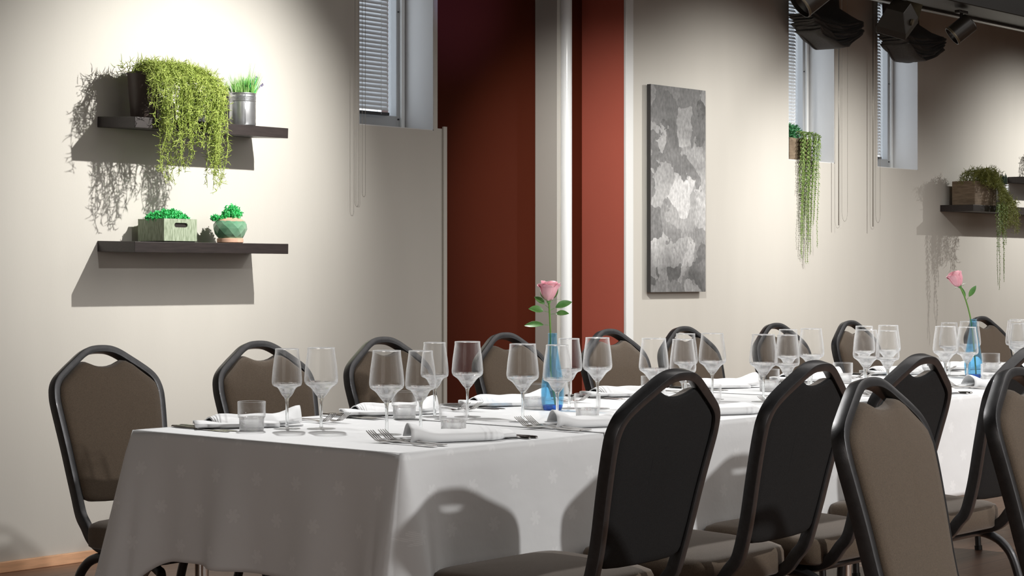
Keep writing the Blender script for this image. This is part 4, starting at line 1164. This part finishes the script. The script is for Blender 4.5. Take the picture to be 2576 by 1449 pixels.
for i, x in enumerate(FX):
    z = zt_at(x)
    NK.put((x-0.005, 3.630, z+0.0003), PI-0.46, side_label('folded white napkin', i, 'far'), 'folded napkins', 1.14)
    for k, dx in enumerate((0.150, 0.188)):
        FK.put((x+dx, 3.615-0.012*k, z+0.0003), PI+0.02, side_label(('inner fork', 'outer fork')[k], i, 'far'), 'dinner forks')
    for k, dx in enumerate((-0.155, -0.180)):
        KN.put((x+dx, 3.625, z+0.0003), PI-0.03, side_label(('inner knife', 'outer knife')[k], i, 'far'), 'dinner knives')
for i, x in enumerate(NX_):
    z = zt_at(x)
    NK.put((x-0.008, 2.968, z+0.0003), -0.42, side_label('folded white napkin', i, 'near'), 'folded napkins', 1.10)
    for k, dx in enumerate((-0.130, -0.165)):
        FK.put((x+dx, 2.972, z+0.0003), -0.02+0.03*k, side_label(('inner fork', 'outer fork')[k], i, 'near'), 'dinner forks')
    for k, dx in enumerate((0.125, 0.150)):
        KN.put((x+dx, 2.965, z+0.0003), 0.0, side_label(('inner knife', 'outer knife')[k], i, 'near'), 'dinner knives')

# ---------------------------------------------------------------- vases with roses
def vase_maker():
    t = thing('bud_vase', '', 'vase'); n = 48
    prof = [(0.0245, 0.0), (0.0270, 0.004), (0.0305, 0.022), (0.0322, 0.045), (0.0305, 0.075), (0.0250, 0.110), (0.0185, 0.145), (0.0140, 0.175), (0.0124, 0.200), (0.0128, 0.212)]
    pr = [(p.x, p.z) for p in cr([(r, 0, z) for r, z in prof], 3)]
    inn = [(r-0.0022, z) for r, z in reversed(pr) if z > 0.014]
    b = MB(); n = 8*6
    b.lathe([(0, 0)]+pr+[(0.0117, 0.2128)]+inn+[(0, 0.014)], n)
    # eight soft facets on the lower body
    nv = []
    for (x, y, z) in b.v:
        a = math.atan2(y, x); f = 0.035*max(0, 1-z/0.13)*(abs(math.cos(4*a))-0.6); nv.append((x*(1+f), y*(1+f), z))
    b.v = nv; b.build('vase_body', M['blue_glass'], t)
    b = MB(); b.lathe([(0, 0.0006), (0.0235, 0.0006), (0.0262, 0.005), (0.0272, 0.0138), (0, 0.0135)], 40); b.build('vase_base', M['blue_solid'], t, autosmooth=50)
    return Maker(t)
VM = vase_maker()
VM.put((4.022, 3.395, zt_at(4.0)), 0.2, 'blue glass bud vase holding the upright pink rose in the middle', 'blue bud vases')
VM.put((6.225, 3.275, zt_at(6.2)), 0.9, 'blue glass bud vase holding the leaning pink rose at the right', 'blue bud vases')

def rose(loc, stem_pts, head_dir, label, leaves, openness, seed):
    t = thing('rose', label, 'flower', loc)
    R = random.Random(seed)
    P = cr(stem_pts, 8); b = MB(); b.tube(P, [0.0026]*(len(P)-3)+[0.0024, 0.003, 0.0045], 10)
    for k in range(5):
        q = P[len(P)*(k+2)//9]; b.tube([q, q+Vector((R.uniform(-.005, .005), R.uniform(-.005, .005), 0.003))], [0.0012, 0.0002], 5)
    b.build('stem', M['stem'], t)
    tip = P[-1]; hd = Vector(head_dir).normalized(); q = hd.to_track_quat('Z', 'Y')
    def place(b):
        b.v = [tuple(tip+q@Vector(v)) for v in b.v]; return b
    # petals: layered cup sheets
    b = MB(); layers = [(0.006, 0.052, 3, 0.0), (0.0105, 0.055, 4, 0.1), (0.0150, 0.056, 4, 0.25), (0.0185, 0.053, 5, 0.7)]
    for li, (r0, h, cnt, flare) in enumerate(layers):
        for k in range(cnt):
            a0 = 2*PI*k/cnt+li*0.9+R.uniform(-.1, .1); span = 2*PI/cnt*0.78; V = []; F = []; nu, nv_ = 10, 9
            hh = h*R.uniform(0.93, 1.05)
            for i in range(nv_+1):
                v = i/nv_
                for j in range(nu+1):
                    u = -1+2*j/nu; a = a0+u*span*(0.55+0.6*math.sin(min(1, v*1.15)*PI*0.62))
                    r = r0*(0.28+1.0*math.sin(min(v, 0.72)/0.72*PI/2)**0.8)
                    r += flare*openness*0.012*max(0, (v-0.62)/0.38)**2 + 0.0006*j/nu*3
                    zz = hh*v*(1-0.16*u*u*v)
                    if v > 0.85: zz -= flare*openness*0.006*((v-0.85)/0.15)
                    V.append((r*math.cos(a), r*math.sin(a), zz+0.001))
            for i in range(nv_):
                for j in range(nu): a = i*(nu+1)+j; F.append((a, a+1, a+nu+2, a+nu+1))
            b.add(V, F)
    b.lathe([(0, 0.0), (0.005, 0.001), (0.009, 0.02), (0.005, 0.038), (0, 0.042)], 16)
    place(b); o = b.build('petals', M['petal'], t); md = o.modifiers.new('thickness', 'SOLIDIFY'); md.thickness = 0.0007
    b = MB(); b.lathe([(0, -0.006), (0.005, -0.005), (0.007, 0.001), (0.006, 0.005), (0, 0.005)], 14)
    for k in range(5):
        a = 2*PI*k/5+0.3; d = Vector((math.cos(a), math.sin(a), 0.12+0.3*R.random())); leafquad(b, Vector((0.004*math.cos(a), 0.004*math.sin(a), 0.001)), d, Vector((0, 0, 1)), 0.030*R.uniform(0.8, 1.2), 0.006, 0.1)
    place(b); b.build('calyx', M['leaf'], t)
    for (f, d, L, Wd) in leaves:
        q0 = P[int(len(P)*f)]; d = Vector(d).normalized(); b = MB(); pe = q0+d*0.018
        b.tube([q0, pe], 0.0009, 6); leafquad(b, pe, d, Vector((-0.6, -0.6, 0.55)), L*1.25, Wd*1.45, 0.2)
        o = b.build('leaf', M['leaf'], t); md = o.modifiers.new('thickness', 'SOLIDIFY'); md.thickness = 0.0005; sd = o.modifiers.new('smooth', 'SUBSURF'); sd.levels = 1; sd.render_levels = 2
    return t
# image-right is (+X,-Y) direction in the room
RX = Vector((0.661, -0.750, 0))
def rd(a, z, f=0.0): v = RX*a+Vector((0.75, 0.661, 0))*f; return (v.x, v.y, z)
zv = zt_at(4.0)
rose((4.022, 3.395, zv+0.0145), [(0.008*0.66, -0.008*0.75, 0.0), rd(-0.004, 0.08), rd(-0.006, 0.14), rd(-0.006, 0.20), rd(-0.008, 0.25), rd(-0.010, 0.286)], (0.02, 0, 1),
     'upright pink rose in the blue vase in the middle of the table',
     [(0.66, rd(-1, 0.05, 0.2), 0.046, 0.016), (0.82, rd(-1, 0.25, -0.3), 0.034, 0.018), (0.84, rd(1, 0.45, 0.2), 0.042, 0.018), (0.80, rd(1, 0.12, -0.4), 0.030, 0.014), (0.90, rd(-0.4, 1, 0.3), 0.034, 0.017), (0.92, rd(0.4, 1, -0.2), 0.032, 0.017), (0.87, rd(-0.8, 0.7, 0), 0.028, 0.014)], 1.0, 3)
rose((6.225, 3.275, zt_at(6.2)+0.0145), [rd(0.010, 0.0), rd(0.004, 0.08), rd(-0.004, 0.16), rd(-0.014, 0.22), rd(-0.030, 0.275), rd(-0.048, 0.315)], (-0.30, 0.34, 0.9),
     'leaning pink rose bud in the blue vase at the right',
     [(0.72, rd(-0.3, 1, 0), 0.036, 0.010), (0.75, rd(0.5, 0.8, 0), 0.040, 0.015)], 0.5, 5)
